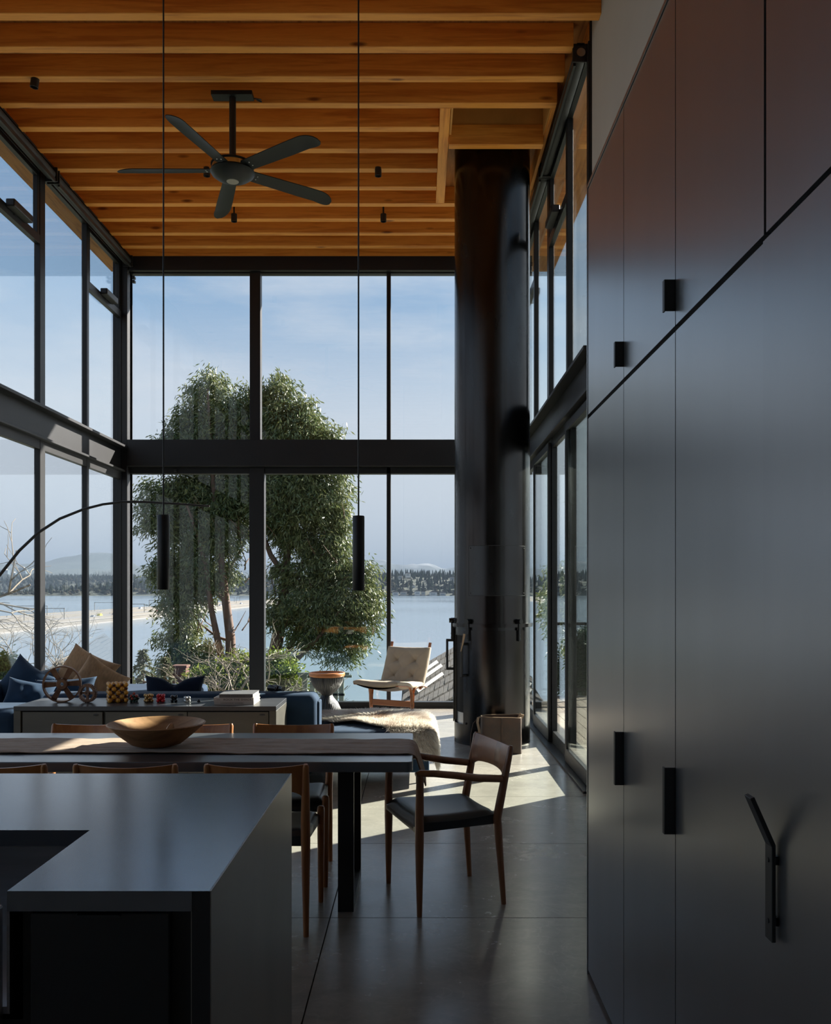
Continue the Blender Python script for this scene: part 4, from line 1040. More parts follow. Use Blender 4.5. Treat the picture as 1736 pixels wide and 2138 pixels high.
# ---- reindeer hide thrown over the chaise
poly = [(-0.86, 7.66), (-0.80, 7.40), (-0.68, 7.26), (-0.52, 7.32), (-0.38, 7.15), (-0.28, 7.06), (-0.24, 6.93), (-0.16, 6.84), (-0.05, 6.78), (0.04, 6.70), (0.17, 6.72), (0.30, 6.84), (0.31, 7.02), (0.22, 7.2), (0.17, 7.45), (0.11, 7.70), (-0.1, 7.82), (-0.4, 7.85), (-0.62, 7.80)]
def inside(x, y):
    r_ = False; n2 = len(poly); j = n2 - 1
    for i in range(n2):
        if (poly[i][1] > y) != (poly[j][1] > y) and x < (poly[j][0] - poly[i][0]) * (y - poly[i][1]) / (poly[j][1] - poly[i][1]) + poly[i][0]: r_ = not r_
        j = i
    return r_
def drape(x, y, lift=0.0):
    z = 0.455 + lift + 0.012 * noise.noise(Vector((x * 5, y * 5, 1)))
    dx, dy = max(0, x - 0.06), max(0, 6.95 - y)
    if dx: k = 0.085 * (1 - math.exp(-dx / 0.085)); x = 0.06 + k + lift * min(1, dx * 10); z -= (dx - k) * 1.12
    if dy: k = 0.085 * (1 - math.exp(-dy / 0.085)); y = 6.95 - k - lift * min(1, dy * 10); z -= (dy - k) * 1.05
    return Vector((x, y, z))
def hide_tone(x, y):
    spine = math.exp(-((y - (7.56 - 0.25 * (x + 0.3))) / 0.13) ** 2) * (1 if x < 0.1 else max(0, 1 - (x - 0.1) * 6))
    patch = math.exp(-((x + 0.25) ** 2 + (y - 7.05) ** 2) / 0.006) * 0.9 + math.exp(-((x - 0.14) ** 2 + (y - 6.98) ** 2) / 0.002) * 0.8
    n2 = noise.noise(Vector((x * 7, y * 7, 2)))
    return min(1, max(0, 0.85 * spine * (0.6 + 1.1 * n2) + patch * (0.7 + n2) + 0.10 * n2 + 0.02))
hide = thing('fur_hide', 'white and brown reindeer hide draped over the sofa chaise', 'hide', (-0.2, 7.2, 0.44))
hm = MB(); st_ = 0.022
nx, ny = int(1.3 / st_), int(1.35 / st_)
for i in range(nx):
    for j in range(ny):
        x, y = -0.9 + i * st_, 6.58 + j * st_
        if inside(x + st_ / 2, y + st_ / 2):
            t_ = hide_tone(x, y)
            q4 = [(x, y), (x + st_, y), (x + st_, y + st_), (x, y + st_)]
            hm.add([drape(a, b) for a, b in q4], [(0, 1, 2, 3)], t_)
hm.build('skin', 'fur', hide)
random.seed(11); hr = MB(); cnt = 0
while cnt < 42000:
    x, y = random.uniform(-0.88, 0.38), random.uniform(6.6, 7.87)
    if not inside(x, y): continue
    cnt += 1
    p0 = drape(x, y)
    fx_, fy_ = (x + 0.25) * 0.8 + 0.1, (y - 7.45) * 1.0 - 0.12
    L = random.uniform(0.04, 0.085); nrm = math.hypot(fx_, fy_) + 1e-6
    d_ = Vector((fx_ / nrm, fy_ / nrm)); d_ = Vector((d_.x + random.gauss(0, 0.3), d_.y + random.gauss(0, 0.3)))
    p1 = drape(x + d_.x * L, y + d_.y * L, 0.014 + random.uniform(0, 0.028))
    sd = Vector((-d_.y, d_.x, 0)) * random.uniform(0.002, 0.0048)
    hr.add([p0 - sd, p0 + sd, p1], [(0, 1, 2)], min(1, max(0, hide_tone(x, y) + random.gauss(0.0, 0.16))))
tag(hr.build('fur', 'fur', hide), kind='stuff')

# ---- binoculars on the sofa back
bn = thing('binoculars', 'black binoculars resting on the sofa back', 'binoculars', (PX(578, 7.06), 7.06, 0.722))
bnx = PX(578, 7.06)
for s in (-1, 1):
    q = TRS((bnx + s * 0.022, 7.06 - s * 0.01, 0.753), 0, 0, R(30))
    MB().lathe([(0.0, -0.055), (0.026, -0.055), (0.027, -0.02), (0.021, 0.0), (0.017, 0.03), (0.019, 0.05), (0.0, 0.05)], n=20, mtx=q @ Matrix.Rotation(R(90), 4, 'X') @ Matrix.Rotation(R(18), 4, 'Y')).build('barrel', 'black_gloss', bn, smooth=True)
MB().box(bnx - 0.012, bnx + 0.012, 7.03, 7.09, 0.742, 0.768).build('bridge', 'black', bn, bevel=0.004)

# ================================================================== CARVED STOOL TABLE
ty = 9.5; tx = PX(683, ty)
stl = thing('carved_stool', 'black hourglass carved wood side table with an orange wooden tray top', 'side table', (tx, ty, 0))
cm = MB()
nn = 180
prof = [(0.0, 0.0), (0.165, 0.0), (0.172, 0.03), (0.174, 0.10), (0.168, 0.18), (0.150, 0.26), (0.112, 0.335), (0.070, 0.385), (0.055, 0.41), (0.068, 0.43), (0.112, 0.465), (0.146, 0.51), (0.166, 0.555), (0.172, 0.605), (0.0, 0.605)]
vs_ = []
for i, (r_, z) in enumerate(prof):
    for k in range(nn):
        a = 2 * math.pi * k / nn
        cut = 0.010 * math.exp(-((((a - 4.55 + math.pi) % (2 * math.pi)) - math.pi) / 0.05) ** 2)
        rr = r_ * (1 + 0.020 * math.sin(45 * a + 10 * z)) - (cut if 0.05 < r_ else 0)
        vs_.append((tx + rr * math.cos(a), ty + rr * math.sin(a), z))
cm.add(vs_, [(i * nn + k, i * nn + (k + 1) % nn, (i + 1) * nn + (k + 1) % nn, (i + 1) * nn + k) for i in range(len(prof) - 1) for k in range(nn)])
cm.build('body', 'carved', stl, smooth=True)
MB().lathe([(0.0, 0.607), (0.17, 0.607), (0.185, 0.612), (0.192, 0.625), (0.192, 0.645), (0.188, 0.652), (0.180, 0.652), (0.174, 0.635), (0.0, 0.632)], (tx, ty, 0), 48).build('tray', 'tray', stl, smooth=True, fix=True)

# ================================================================== LOUNGE CHAIR
lc = thing('lounge_chair', 'bent laminated wood lounge chair with beige buttoned canvas cushions', 'armchair', (-0.316, 10.72, 0), rotz=R(152))
A = [(0.38, 0.425), (0.27, 0.412), (0.15, 0.398), (0.075, 0.375), (0.035, 0.33), (0.02, 0.26), (0.014, 0.15), (0.0, 0.06), (-0.045, 0.0)]
B = [(-0.34, 0.345), (-0.22, 0.375), (-0.12, 0.378), (-0.055, 0.36), (-0.02, 0.32), (-0.008, 0.25), (-0.004, 0.15), (0.012, 0.06), (0.055, 0.0)]
for s in (-1, 1):
    for nm, P_ in (('front_bow', A), ('rear_bow', B)):
        MB().tube([(s * 0.285, y, z) for y, z in P_], 0.016, 8, flat=(1.35, 0.75)).build(nm, 'lam', lc, smooth=True)
    MB().tube([(s * 0.27, -0.22, 0.33), (s * 0.27, -0.30, 0.42), (s * 0.27, -0.38, 0.58), (s * 0.27, -0.49, 0.875)], 0.017, 8, flat=(1.2, 0.8)).build('back_post', 'lam', lc, smooth=True)
    for z in (0.08, 0.20, 0.30):
        MB().ball((s * 0.31, 0.005, z), 0.006, 8, 6).build('rivet', 'black', lc, smooth=True)
MB().box(-0.285, 0.285, -0.014, 0.014, 0.135, 0.205).build('cross_rail', 'lam', lc, bevel=0.004)
MB().slab(lambda u, v, s: ((u * 2 - 1) * 0.28, -0.30 + 0.66 * v, 0.365 + 0.05 * v - 0.075 * (1 - (u * 2 - 1) ** 2) * (0.6 + 0.4 * math.sin(v * math.pi)) - 0.003 * s), 16, 12, 0).build('sling', 'bag', lc, smooth=True)
def tufted(w, h, t_, tufts, seed):
    def top(u, v):
        a, b = u * 2 - 1, v * 2 - 1
        ed = max(0.0, (1 - abs(a) ** 3.2) * (1 - abs(b) ** 3.2)) ** 0.4
        z = t_ * ed
        for (ta, tb_) in tufts:
            d2 = ((a - ta) * w / 2) ** 2 + ((b - tb_) * h / 2) ** 2
            z -= 0.030 * math.exp(-d2 / 0.0020)
            for sa, sb in ((-1, -1), (1, 1), (-1, 1), (1, -1)):       # creases running out from each button
                px_, py_ = (a - ta) * w / 2, (b - tb_) * h / 2
                al_ = (px_ * sa + py_ * sb) / 1.414; pe = (px_ * sb - py_ * sa) / 1.414
                if al_ > 0: z -= 0.013 * math.exp(-(pe / 0.007) ** 2) * math.exp(-al_ / 0.085)
        z += 0.006 * noise.noise(Vector((a * 3 + seed, b * 3, 0)))
        return (w / 2 * a, h / 2 * b, z)
    return top
tf = ((-0.42, 0.32), (0.42, 0.32), (-0.42, -0.45), (0.42, -0.45))
def cushion(nm, w, h, t_, q, seed, bend=0.0):
    tp_ = tufted(w, h, t_, tf, seed); m_ = MB()
    def bendf(p): return Vector((p[0], p[1], p[2] - bend * (1 - (p[1] / (h / 2)) ** 2) - 0.03 * (1 - (p[0] / (w / 2)) ** 2)))
    m_.grid(lambda u, v: bendf(tp_(u, v)), 56, 56, q)
    m_.grid(lambda u, v: bendf((w / 2 * (1 - 2 * u), h / 2 * (2 * v - 1), -0.02)), 56, 56, q)
    o = m_.build(nm, 'canvas', lc, smooth=True)
    bm = bmesh.new(); bm.from_mesh(o.data); bmesh.ops.remove_doubles(bm, verts=bm.verts, dist=0.0005)
    bmesh.ops.bridge_loops  # rim is closed below
    ed_ = [e_ for e_ in bm.edges if len(e_.link_faces) == 1]
    try: bmesh.ops.bridge_loops(bm, edges=ed_)
    except Exception: pass
    bmesh.ops.recalc_face_normals(bm, faces=bm.faces); bm.to_mesh(o.data); bm.free()
    o.data.polygons.foreach_set('use_smooth', [True] * len(o.data.polygons))
    for (ta, tb_) in tf:
        p = q @ bendf(tp_((ta + 1) / 2, (tb_ + 1) / 2))
        MB().ball(p, 0.009, 8, 6).build('button', 'canvas', o, smooth=True)
cushion('seat_cushion', 0.60, 0.68, 0.075, TRS((0, 0.055, 0.425), R(5), 0, 0), 1, 0.035)
cushion('back_cushion', 0.60, 0.52, 0.08, TRS((0, -0.335, 0.585), R(66), 0, R(180)), 2, 0.02)

# ================================================================== STEEL FIREPLACE FLUE
FX, FY, FR = 0.755, 9.06, 0.382
fl = thing('steel_fireplace', 'tall blackened steel cylinder fireplace and flue rising to the ceiling', 'fireplace', (FX, FY, 0))
fc = (FX, FY, 0)
zv = lambda v: PZ(v, 8.72)
MB().lathe([(FR - 0.02, 1.19), (FR, 1.19), (FR, 6.55), (0, 6.55)], fc, 96).build('flue_pipe', 'flue', fl, smooth=True)
MB().lathe([(FR - 0.015, 1.165), (FR + 0.026, 1.165), (FR + 0.026, 1.198), (FR - 0.015, 1.198)], fc, 96).build('ring', 'flue', fl, smooth=True)
# lower drum: closed except for the fire opening on the left
oa0, oa1 = R(176), R(222)
MB().shell(FR - 0.02, FR, 0.20, 1.17, fc, oa1, oa0 + 2 * math.pi, 80).build('drum', 'flue', fl, smooth=True)
MB().shell(FR - 0.02, FR, 1.08, 1.17, fc, oa0, oa1, 12).build('lintel', 'flue', fl, smooth=True)
MB().lathe([(0, 0.0), (FR + 0.001, 0.0), (FR + 0.001, 0.20), (FR - 0.03, 0.20), (0, 0.20)], fc, 96).build('base_drum', 'flue', fl, smooth=True)
MB().lathe([(FR - 0.022, 0.20), (FR - 0.022, 1.165), (0, 1.165)], fc, 64).build('firebox_lining', 'flue_in', fl, smooth=True)
MB().shell(FR - 0.045, FR - 0.021, 0.20, 0.31, fc, R(160), R(240), 24).build('ash_lip', 'stainless', fl, smooth=True)
door = MB().shell(FR + 0.003, FR + 0.012, 0.16, 1.135, fc, R(219), R(318), 48).build('sliding_door', 'flue', fl, smooth=True)
door2 = MB().shell(FR + 0.004, FR + 0.014, 0.20, 1.15, fc, R(135), R(183), 24).build('sliding_door', 'flue', fl, smooth=True)
def drum_handle(par, ang, z0, z1):
    a = R(ang); ca, sa = math.cos(a), math.sin(a)
    pt = lambda r_, z: (FX + r_ * ca, FY + r_ * sa, z)
    h = MB().tube([pt(FR + 0.075, z0), pt(FR + 0.075, z1)], 0.012, 12).build('handle', 'black', par, smooth=True)
    for z in (z0, z1): MB().tube([pt(FR + 0.008, z), pt(FR + 0.085, z)], 0.014, 10, flat=(1, 1)).build('handle_arm', 'black', h, smooth=True)
drum_handle(door, 224, 0.69, 1.00)
drum_handle(door2, 178, 0.73, 1.02)
def hanger(par, ang):
    a = R(ang)
    q = Matrix.Translation((FX, FY, 0)) @ Matrix.Rotation(a, 4, 'Z')
    h = MB().box(FR + 0.013, FR + 0.036, -0.011, 0.011, 1.03, 1.225, q).build('hanger', 'black', par)
    m_ = MB(); p0 = q @ Vector((FR + 0.012, 0.0, 1.222)); p1 = q @ Vector((FR + 0.055, 0.0, 1.222)); m_.tube([p0, p1], 0.024, 16)
    m_.build('roller', 'black_gloss', h, smooth=True)
    for dz in (1.05, 1.09): MB().ball(q @ Vector((FR + 0.036, 0, dz)), 0.005, 8, 6).build('rivet', 'black', h, smooth=True)
hanger(door, 230); hanger(door, 306); hanger(door2, 160); hanger(door2, 181)
a0p, a1p = R(270 - 41), R(270 + 52)
pz0, pz1 = zv(1243), zv(1140)
MB().shell(FR - 0.002, FR + 0.0035, pz0, pz1, fc, a0p, a1p, 40).build('access_panel', 'flue', fl, smooth=True)
gpn = MB()
gpn.shell(FR - 0.002, FR + 0.0042, pz0 - 0.006, pz0, fc, a0p - 0.012, a1p + 0.012, 40); gpn.shell(FR - 0.002, FR + 0.0042, pz1, pz1 + 0.006, fc, a0p - 0.012, a1p + 0.012, 40)
gpn.shell(FR - 0.002, FR + 0.0042, pz0, pz1, fc, a0p - 0.012, a0p, 2); gpn.shell(FR - 0.002, FR + 0.0042, pz0, pz1, fc, a1p, a1p + 0.012, 2)
gpn.build('panel_joint', 'ink_dark', fl)
for a in (a0p + 0.05, a1p - 0.05):
    for z in (pz0 + 0.02, pz1 - 0.02): MB().ball((FX + (FR + 0.004) * math.cos(a), FY + (FR + 0.004) * math.sin(a), z), 0.006, 8, 6).build('screw', 'black', fl, smooth=True)
for a in (R(225),): MB().ball((FX + (FR + 0.013) * math.cos(a), FY + (FR + 0.013) * math.sin(a), 0.215), 0.012, 10, 8).build('peep_hole', 'ink_dark', fl, smooth=True)
MB().tube([(FX - 0.30, FY - 0.33, 1.10), (FX - 0.315, FY - 0.35, 1.02), (FX - 0.335, FY - 0.35, 0.93)], [0.012, 0.009, 0.004], 8).build('rope_tassel', 'bag_edge', fl, smooth=True)

# ================================================================== LEATHER LOG BAG
gx0 = PX(1046, 8.44); gy0 = 8.42
bg_ = thing('log_bag', 'worn brown leather log carrier bag in front of the fireplace', 'bag', (gx0, gy0, 0))
def bag_wall(u, v, s):
    a = 2 * math.pi * u
    e_ = 2 / 6.5
    wx_, wy_ = 0.193 - 0.004 * v - 0.010 * s, 0.115 - 0.01 * v - 0.010 * s
    c_, s_ = math.cos(a), math.sin(a)
    x = wx_ * (abs(c_) ** e_) * (1 if c_ > 0 else -1); y = wy_ * (abs(s_) ** e_) * (1 if s_ > 0 else -1)
    bul = 0.006 * noise.noise(Vector((x * 9, y * 9, v * 3)))
    return (gx0 + x + bul, gy0 + y + bul, 0.004 + 0.335 * v + 0.006 * math.sin(2 * a) * v)
MB().slab(bag_wall, 64, 10, 0).build('body', 'bag', bg_, smooth=True)
MB().box(gx0 - 0.175, gx0 + 0.175, gy0 - 0.10, gy0 + 0.10, 0.0, 0.012).build('bottom', 'bag', bg_, bevel=0.004)
MB().tube([bag_wall(k / 64, 1.0, 0.5) for k in range(65)], 0.0048, 8).build('rim_binding', 'bag_edge', bg_, smooth=True)
MB().box(gx0 - 0.006, gx0 + 0.006, gy0 - 0.119, gy0 - 0.112, 0.0, 0.335).build('seam', 'bag_edge', bg_) .data.materials[0] = M['bag']
MB().tube([(gx0 - 0.19, gy0 + 0.02, 0.33), (gx0 - 0.215, gy0, 0.325), (gx0 - 0.222, gy0 - 0.01, 0.28), (gx0 - 0.205, gy0 - 0.01, 0.20), (gx0 - 0.2, gy0 - 0.02, 0.12)], 0.010, 8, flat=(1.5, 0.35)).build('strap', 'bag_edge', bg_, smooth=True)
MB().tube([(gx0 + 0.165, gy0 - 0.05, 0.33), (gx0 + 0.185, gy0 - 0.05, 0.37), (gx0 + 0.20, gy0 - 0.05, 0.36), (gx0 + 0.185, gy0 - 0.05, 0.33)], 0.010, 8, flat=(1.5, 0.5)).build('strap', 'bag_edge', bg_, smooth=True)
MB().tube([(gx0 - 0.20, gy0 + 0.03, 0.33), (gx0 - 0.26, gy0 + 0.02, 0.27), (gx0 - 0.285, gy0, 0.17), (gx0 - 0.29, gy0 - 0.01, 0.06), (gx0 - 0.28, gy0 - 0.02, 0.012)], 0.004, 8).build('cord', 'bag', bg_, smooth=True)
# ================================================================== OUTSIDE
LAKE = -16.5
# ---- the house stands on a plinth above the slope
fd = struct('foundation')
MB().box(-4.1, 1.62, -3.2, 11.7, -5.0, -0.30).build('plinth', 'wall', fd)
MB().box(1.52, 4.3, 4.5, 13.35, -5.0, -0.45).build('terrace_plinth', 'wall', fd)

def slope_z(x, y):
    t_ = (y - 6) / 120
    return -3.2 + (LAKE - 1.0 + 3.2) * min(1, max(0, t_)) ** 0.8 + 0.35 * noise.noise(Vector((x * 0.1, y * 0.1, 0)))
tr = MB().grid(lambda u, v: (-160 + 320 * u, -20 + 150 * v, slope_z(-160 + 320 * u, -20 + 150 * v)), 60, 60).build('hillside', 'ground', None, smooth=True)
tag(tr, kind='structure')

# ---- lake
wm = bpy.data.materials.new('lake_water'); wm.use_nodes = True
n_, l_ = wm.node_tree.nodes, wm.node_tree.links
b_ = n_['Principled BSDF']; b_.inputs['Base Color'].default_value = (0.10, 0.14, 0.18, 1); b_.inputs['Roughness'].default_value = 0.09; b_.inputs['IOR'].default_value = 1.33
tcn = n_.new('ShaderNodeTexCoord'); mpw = n_.new('ShaderNodeMapping'); mpw.inputs['Scale'].default_value = (0.006, 0.0022, 1); l_.new(tcn.outputs['Object'], mpw.inputs[0])
nzw = n_.new('ShaderNodeTexNoise'); nzw.inputs['Scale'].default_value = 1.0; nzw.inputs['Detail'].default_value = 5; l_.new(mpw.outputs[0], nzw.inputs['Vector'])
mrw = n_.new('ShaderNodeMapRange'); l_.new(nzw.outputs['Fac'], mrw.inputs[0]); mrw.inputs[1].default_value = 0.35; mrw.inputs[2].default_value = 0.65; mrw.inputs[3].default_value = 0.13; mrw.inputs[4].default_value = 0.22
l_.new(mrw.outputs[0], b_.inputs['Roughness'])
M['water'] = wm
lk = MB().add([(-30000, 90, LAKE), (30000, 90, LAKE), (30000, 40000, LAKE), (-30000, 40000, LAKE)], [(0, 1, 2, 3)]).build('lake', 'water', None)
tag(lk, kind='structure')

# ---- far shores, hills and mountains
def fbm(x, y, s): return sum(noise.noise(Vector((x / s * 2 ** k, y / s * 2 ** k, 7.3))) / 2 ** k for k in range(4))
M['hill'] = mat('wooded_hill', (0.045, 0.05, 0.034), 0.95, col2=(0.02, 0.032, 0.022), scale=0.02)
def rhill(x, y):
    d = y - 2390
    if d < 0: return LAKE - 2
    base = 62 * (1 - math.exp(-d / 170)) * (0.80 + 0.22 * math.sin(x / 420 + 0.6)) + 9 * fbm(x, y, 240)
    base *= min(1, max(0, (x + 1250) / 500))
    return LAKE + max(-2, base)
def lhill(x, y):
    d = y - (5000 + 250 * math.sin(x / 900))
    if d < 0: return LAKE - 2
    return LAKE + max(-2, (88 + 20 * math.sin(x / 520)) * (1 - math.exp(-d / 330)) + 16 * fbm(x, y, 500))
tag(MB().grid(lambda u, v: (-1300 + 3600 * u, 2370 + 900 * v * v, rhill(-1300 + 3600 * u, 2370 + 900 * v * v)), 90, 26).build('near_shore_hill', 'hill', None, smooth=True), kind='structure')
tag(MB().grid(lambda u, v: (-5200 + 6600 * u, 4700 + 1500 * v, lhill(-5200 + 6600 * u, 4700 + 1500 * v)), 110, 30).build('far_shore_hill', 'hill', None, smooth=True), kind='structure')
random.seed(21)
def conifer(mb, x, y, z, h, w, tone, n=6, tiers=3):
    for k in range(tiers):
        f0 = 0.12 + 0.27 * k; r_ = w * (1 - 0.26 * k) * random.uniform(0.85, 1.1); f1 = min(1.0, f0 + 0.52)
        a0 = random.random() * 6
        vs = [(x + r_ * math.cos(a0 + 6.283 * i / n), y + r_ * math.sin(a0 + 6.283 * i / n), z + h * f0) for i in range(n)] + [(x, y, z + h * f1)]
        mb.add(vs, [(i, (i + 1) % n, n) for i in range(n)], tone)
def blob(mb, x, y, z, r_, tone):
    n = 7; vs = []
    for j, (rr, zz_) in enumerate(((0.55, 0.0), (1.0, 0.45), (0.85, 0.95), (0.35, 1.3))):
        vs += [(x + r_ * rr * math.cos(6.283 * i / n + j) * random.uniform(0.8, 1.2), y + r_ * rr * math.sin(6.283 * i / n + j), z + r_ * zz_) for i in range(n)]
    mb.add(vs, [(j * n + i, j * n + (i + 1) % n, (j + 1) * n + (i + 1) % n, (j + 1) * n + i) for j in range(3) for i in range(n)], tone)
hs = [(716, 1241, 14, 0), (800, 1238, 16, 1), (826, 1237, 13, 0), (843, 1236, 14, 1), (872, 1235, 12, 0), (884, 1236, 9, 1), (905, 1237, 16, 0), (925, 1238, 13, 1), (862, 1226, 10, 0), (836, 1202, 9, 1), (852, 1197, 11, 0), (945, 1205, 11, 1), (1010, 1236, 15, 0), (1080, 1237, 14, 1)]
house_spots = []
for u, v, w, c_ in hs:
    y = 2396 if v > 1230 else 2470 + (1230 - v) * 5
    house_spots.append((PX(u, y), y, w / 2 * y / FPX))
fo = MB()
for k in range(3800):
    x = random.uniform(-1150, 1300); y = 2400 + 520 * random.random() ** 1.1
    z = rhill(x, y)
    if z < LAKE + 1: continue
    if any(abs(x - hx_) < hw_ + 9 and -26 < y - hy_ < 20 for hx_, hy_, hw_ in house_spots): continue
    up = (z - LAKE) / 60
    if random.random() < 0.30 + 0.45 * up: conifer(fo, x, y, z - 2, random.uniform(14, 30), random.uniform(3.5, 6.5), random.uniform(0, 0.25))
    else: blob(fo, x, y, z - 2, random.uniform(4, 8.5), random.uniform(0.3, 1.0))
tag(fo.build('near_shore_forest', 'forest', None), 'dense mixed forest on the hill across the lake beyond the lounge chair', 'forest', kind='stuff')
fo = MB()
for k in range(5200):
    x = random.uniform(-3900, 400); y = 5000 + 250 * math.sin(x / 900) + 900 * random.random()
    z = lhill(x, y)
    if z < LAKE + 1: continue
    if random.random() < 0.7: conifer(fo, x, y, z - 3, random.uniform(18, 36), random.uniform(6, 11), random.uniform(0, 0.3), 5, 2)
    else: blob(fo, x, y, z - 3, random.uniform(9, 15), random.uniform(0.2, 0.8))
tag(fo.build('far_shore_forest', 'forest', None), 'low evergreen forest on the distant shore beyond the bridge', 'forest', kind='stuff')

ms = bpy.data.materials.new('snowy_range'); ms.use_nodes = True
n_, l_ = ms.node_tree.nodes, ms.node_tree.links; b_ = n_['Principled BSDF']; b_.inputs['Roughness'].default_value = 0.95
ge = n_.new('ShaderNodeNewGeometry'); sp = n_.new('ShaderNodeSeparateXYZ'); l_.new(ge.outputs['Position'], sp.inputs[0])
nzm = n_.new('ShaderNodeTexNoise'); nzm.inputs['Scale'].default_value = 0.0016; nzm.inputs['Detail'].default_value = 6; l_.new(ge.outputs['Position'], nzm.inputs['Vector'])
mm = n_.new('ShaderNodeMath'); mm.operation = 'MULTIPLY_ADD'; l_.new(nzm.outputs['Fac'], mm.inputs[0]); mm.inputs[1].default_value = 900; l_.new(sp.outputs['Z'], mm.inputs[2])
rpm = n_.new('ShaderNodeValToRGB'); dv = n_.new('ShaderNodeMath'); dv.operation = 'DIVIDE'; l_.new(mm.outputs[0], dv.inputs[0]); dv.inputs[1].default_value = 1020; l_.new(dv.outputs[0], rpm.inputs[0])
rpm.color_ramp.elements[0].position = 0.80; rpm.color_ramp.elements[0].color = (0.032, 0.046, 0.045, 1); rpm.color_ramp.elements[1].position = 1.0; rpm.color_ramp.elements[1].color = (0.26, 0.28, 0.30, 1)
l_.new(rpm.outputs[0], b_.inputs['Base Color']); M['range'] = ms
def ridge_prof(pts):
    def f(u):
        for (u0, v0), (u1, v1) in zip(pts, pts[1:]):
            if u <= u1: t_ = (u - u0) / (u1 - u0); t_ = t_ * t_ * (3 - 2 * t_); return v0 + (v1 - v0) * t_
        return pts[-1][1]
    return f
def range_mesh(name, pts, D, u0, u1, rough, nu):
    f = ridge_prof(pts)
    def fn(a, b):
        u = u0 + (u1 - u0) * a
        y = D - 2600 + 4200 * b; x = PX(u, D)
        h = (PZ(f(u), D) - LAKE) * (1 - abs(b - 0.62) / (0.62 if b < 0.62 else 0.38)) ** 0.9 if 0 < b < 1 else 0
        h += rough * (fbm(x, y, 1100) - 0.35 * abs(fbm(x + 900, y, 420))) * (0.15 + 0.85 * b)
        return (x, y, LAKE - 3 + max(0, h))
    tag(MB().grid(fn, nu, 40).build(name, 'range', None, smooth=True), kind='structure')
range_mesh('left_mountains', [(-900, 1180), (0, 1172), (90, 1168), (140, 1160), (205, 1153), (235, 1157), (300, 1180), (360, 1183), (480, 1192), (620, 1215), (800, 1226)], 9500, -900, 800, 70, 260)
range_mesh('right_mountains', [(500, 1195), (700, 1180), (770, 1172), (800, 1169), (830, 1178), (868, 1175), (895, 1170), (930, 1182), (1100, 1176), (1400, 1180), (2000, 1195)], 15000, 480, 2000, 150, 300)

# ---- towers and houses on the far shores
M['tower'] = mat('tower_glass', (0.12, 0.16, 0.19), 0.3, metal=0.2)
M['tower_pale'] = mat('tower_pale', (0.55, 0.5, 0.45), 0.7)
for k, (u, w, v, m_) in enumerate(((8, 16, 1190, 'tower'), (26, 12, 1196, 'tower'), (44, 18, 1186, 'tower'), (31, 9, 1205, 'tower_pale'), (-14, 14, 1188, 'tower'), (56, 8, 1203, 'tower_pale'))):
    D = 5900 + 60 * k; x = PX(u, D); hw = w / 2 * D / FPX; z1 = PZ(v, D)
    t = thing('office_tower', ['broad glass office tower on the distant wooded shore', 'slim glass office tower on the distant wooded shore', 'tallest flat-topped glass tower on the distant wooded shore', 'short pale apartment tower on the distant wooded shore', 'glass tower at the foot of the distant hill, behind the arc lamp', 'pale narrow block beside the tallest glass tower'][k], 'tower', (x, D, LAKE), 'office towers on the far shore')
    MB().box(x - hw, x + hw, D, D + 40, LAKE, z1).build('body', m_, t)
    MB().box(x - hw * 0.5, x + hw * 0.4, D + 8, D + 30, z1, z1 + 7).build('plant_room', 'tower_pale', t)
    for j in range(5):
        zz_ = LAKE + (z1 - LAKE) * (0.45 + 0.1 * j); MB().box(x - hw - 0.4, x + hw + 0.4, D - 0.6, D, zz_, zz_ + 3).build('floor_band', 'tower_pale', t)
M['house_a'] = mat('pale_siding', (0.58, 0.56, 0.52), 0.8); M['house_b'] = mat('tan_siding', (0.36, 0.33, 0.29), 0.8); M['roof_far'] = mat('far_roof', (0.10, 0.09, 0.085), 0.9)
for u, v, w, c_ in hs:
    y = 2396 if v > 1230 else 2470 + (1230 - v) * 5
    x = PX(u, y); hw = w / 2 * y / FPX; z = max(rhill(x, y), PZ(v + 5, y)); h = 6.5
    t = thing('lakeside_house', ('small white gabled house' if c_ == 0 else 'small tan gabled house') + (' at the water edge on the far shore' if v > 1230 else ' among trees up the far shore hill'), 'house', (x, y, z), 'houses on the far shore')
    MB().box(x - hw, x + hw, y, y + 10, z - 6, z + h).build('walls', 'house_a' if c_ == 0 else 'house_b', t)
    MB().prism([(-hw - 0.6, 0), (hw + 0.6, 0), (0, hw * 0.55)], lambda a, b: (x + a, y - 0.6, z + h + b), lambda a, b: (x + a, y + 10.6, z + h + b)).build('roof', 'roof_far', t, fix=True)
    MB().box(x - hw * 0.6, x + hw * 0.6, y - 0.15, y, z + 1, z + 3.5).build('window_band', 'tower', t)

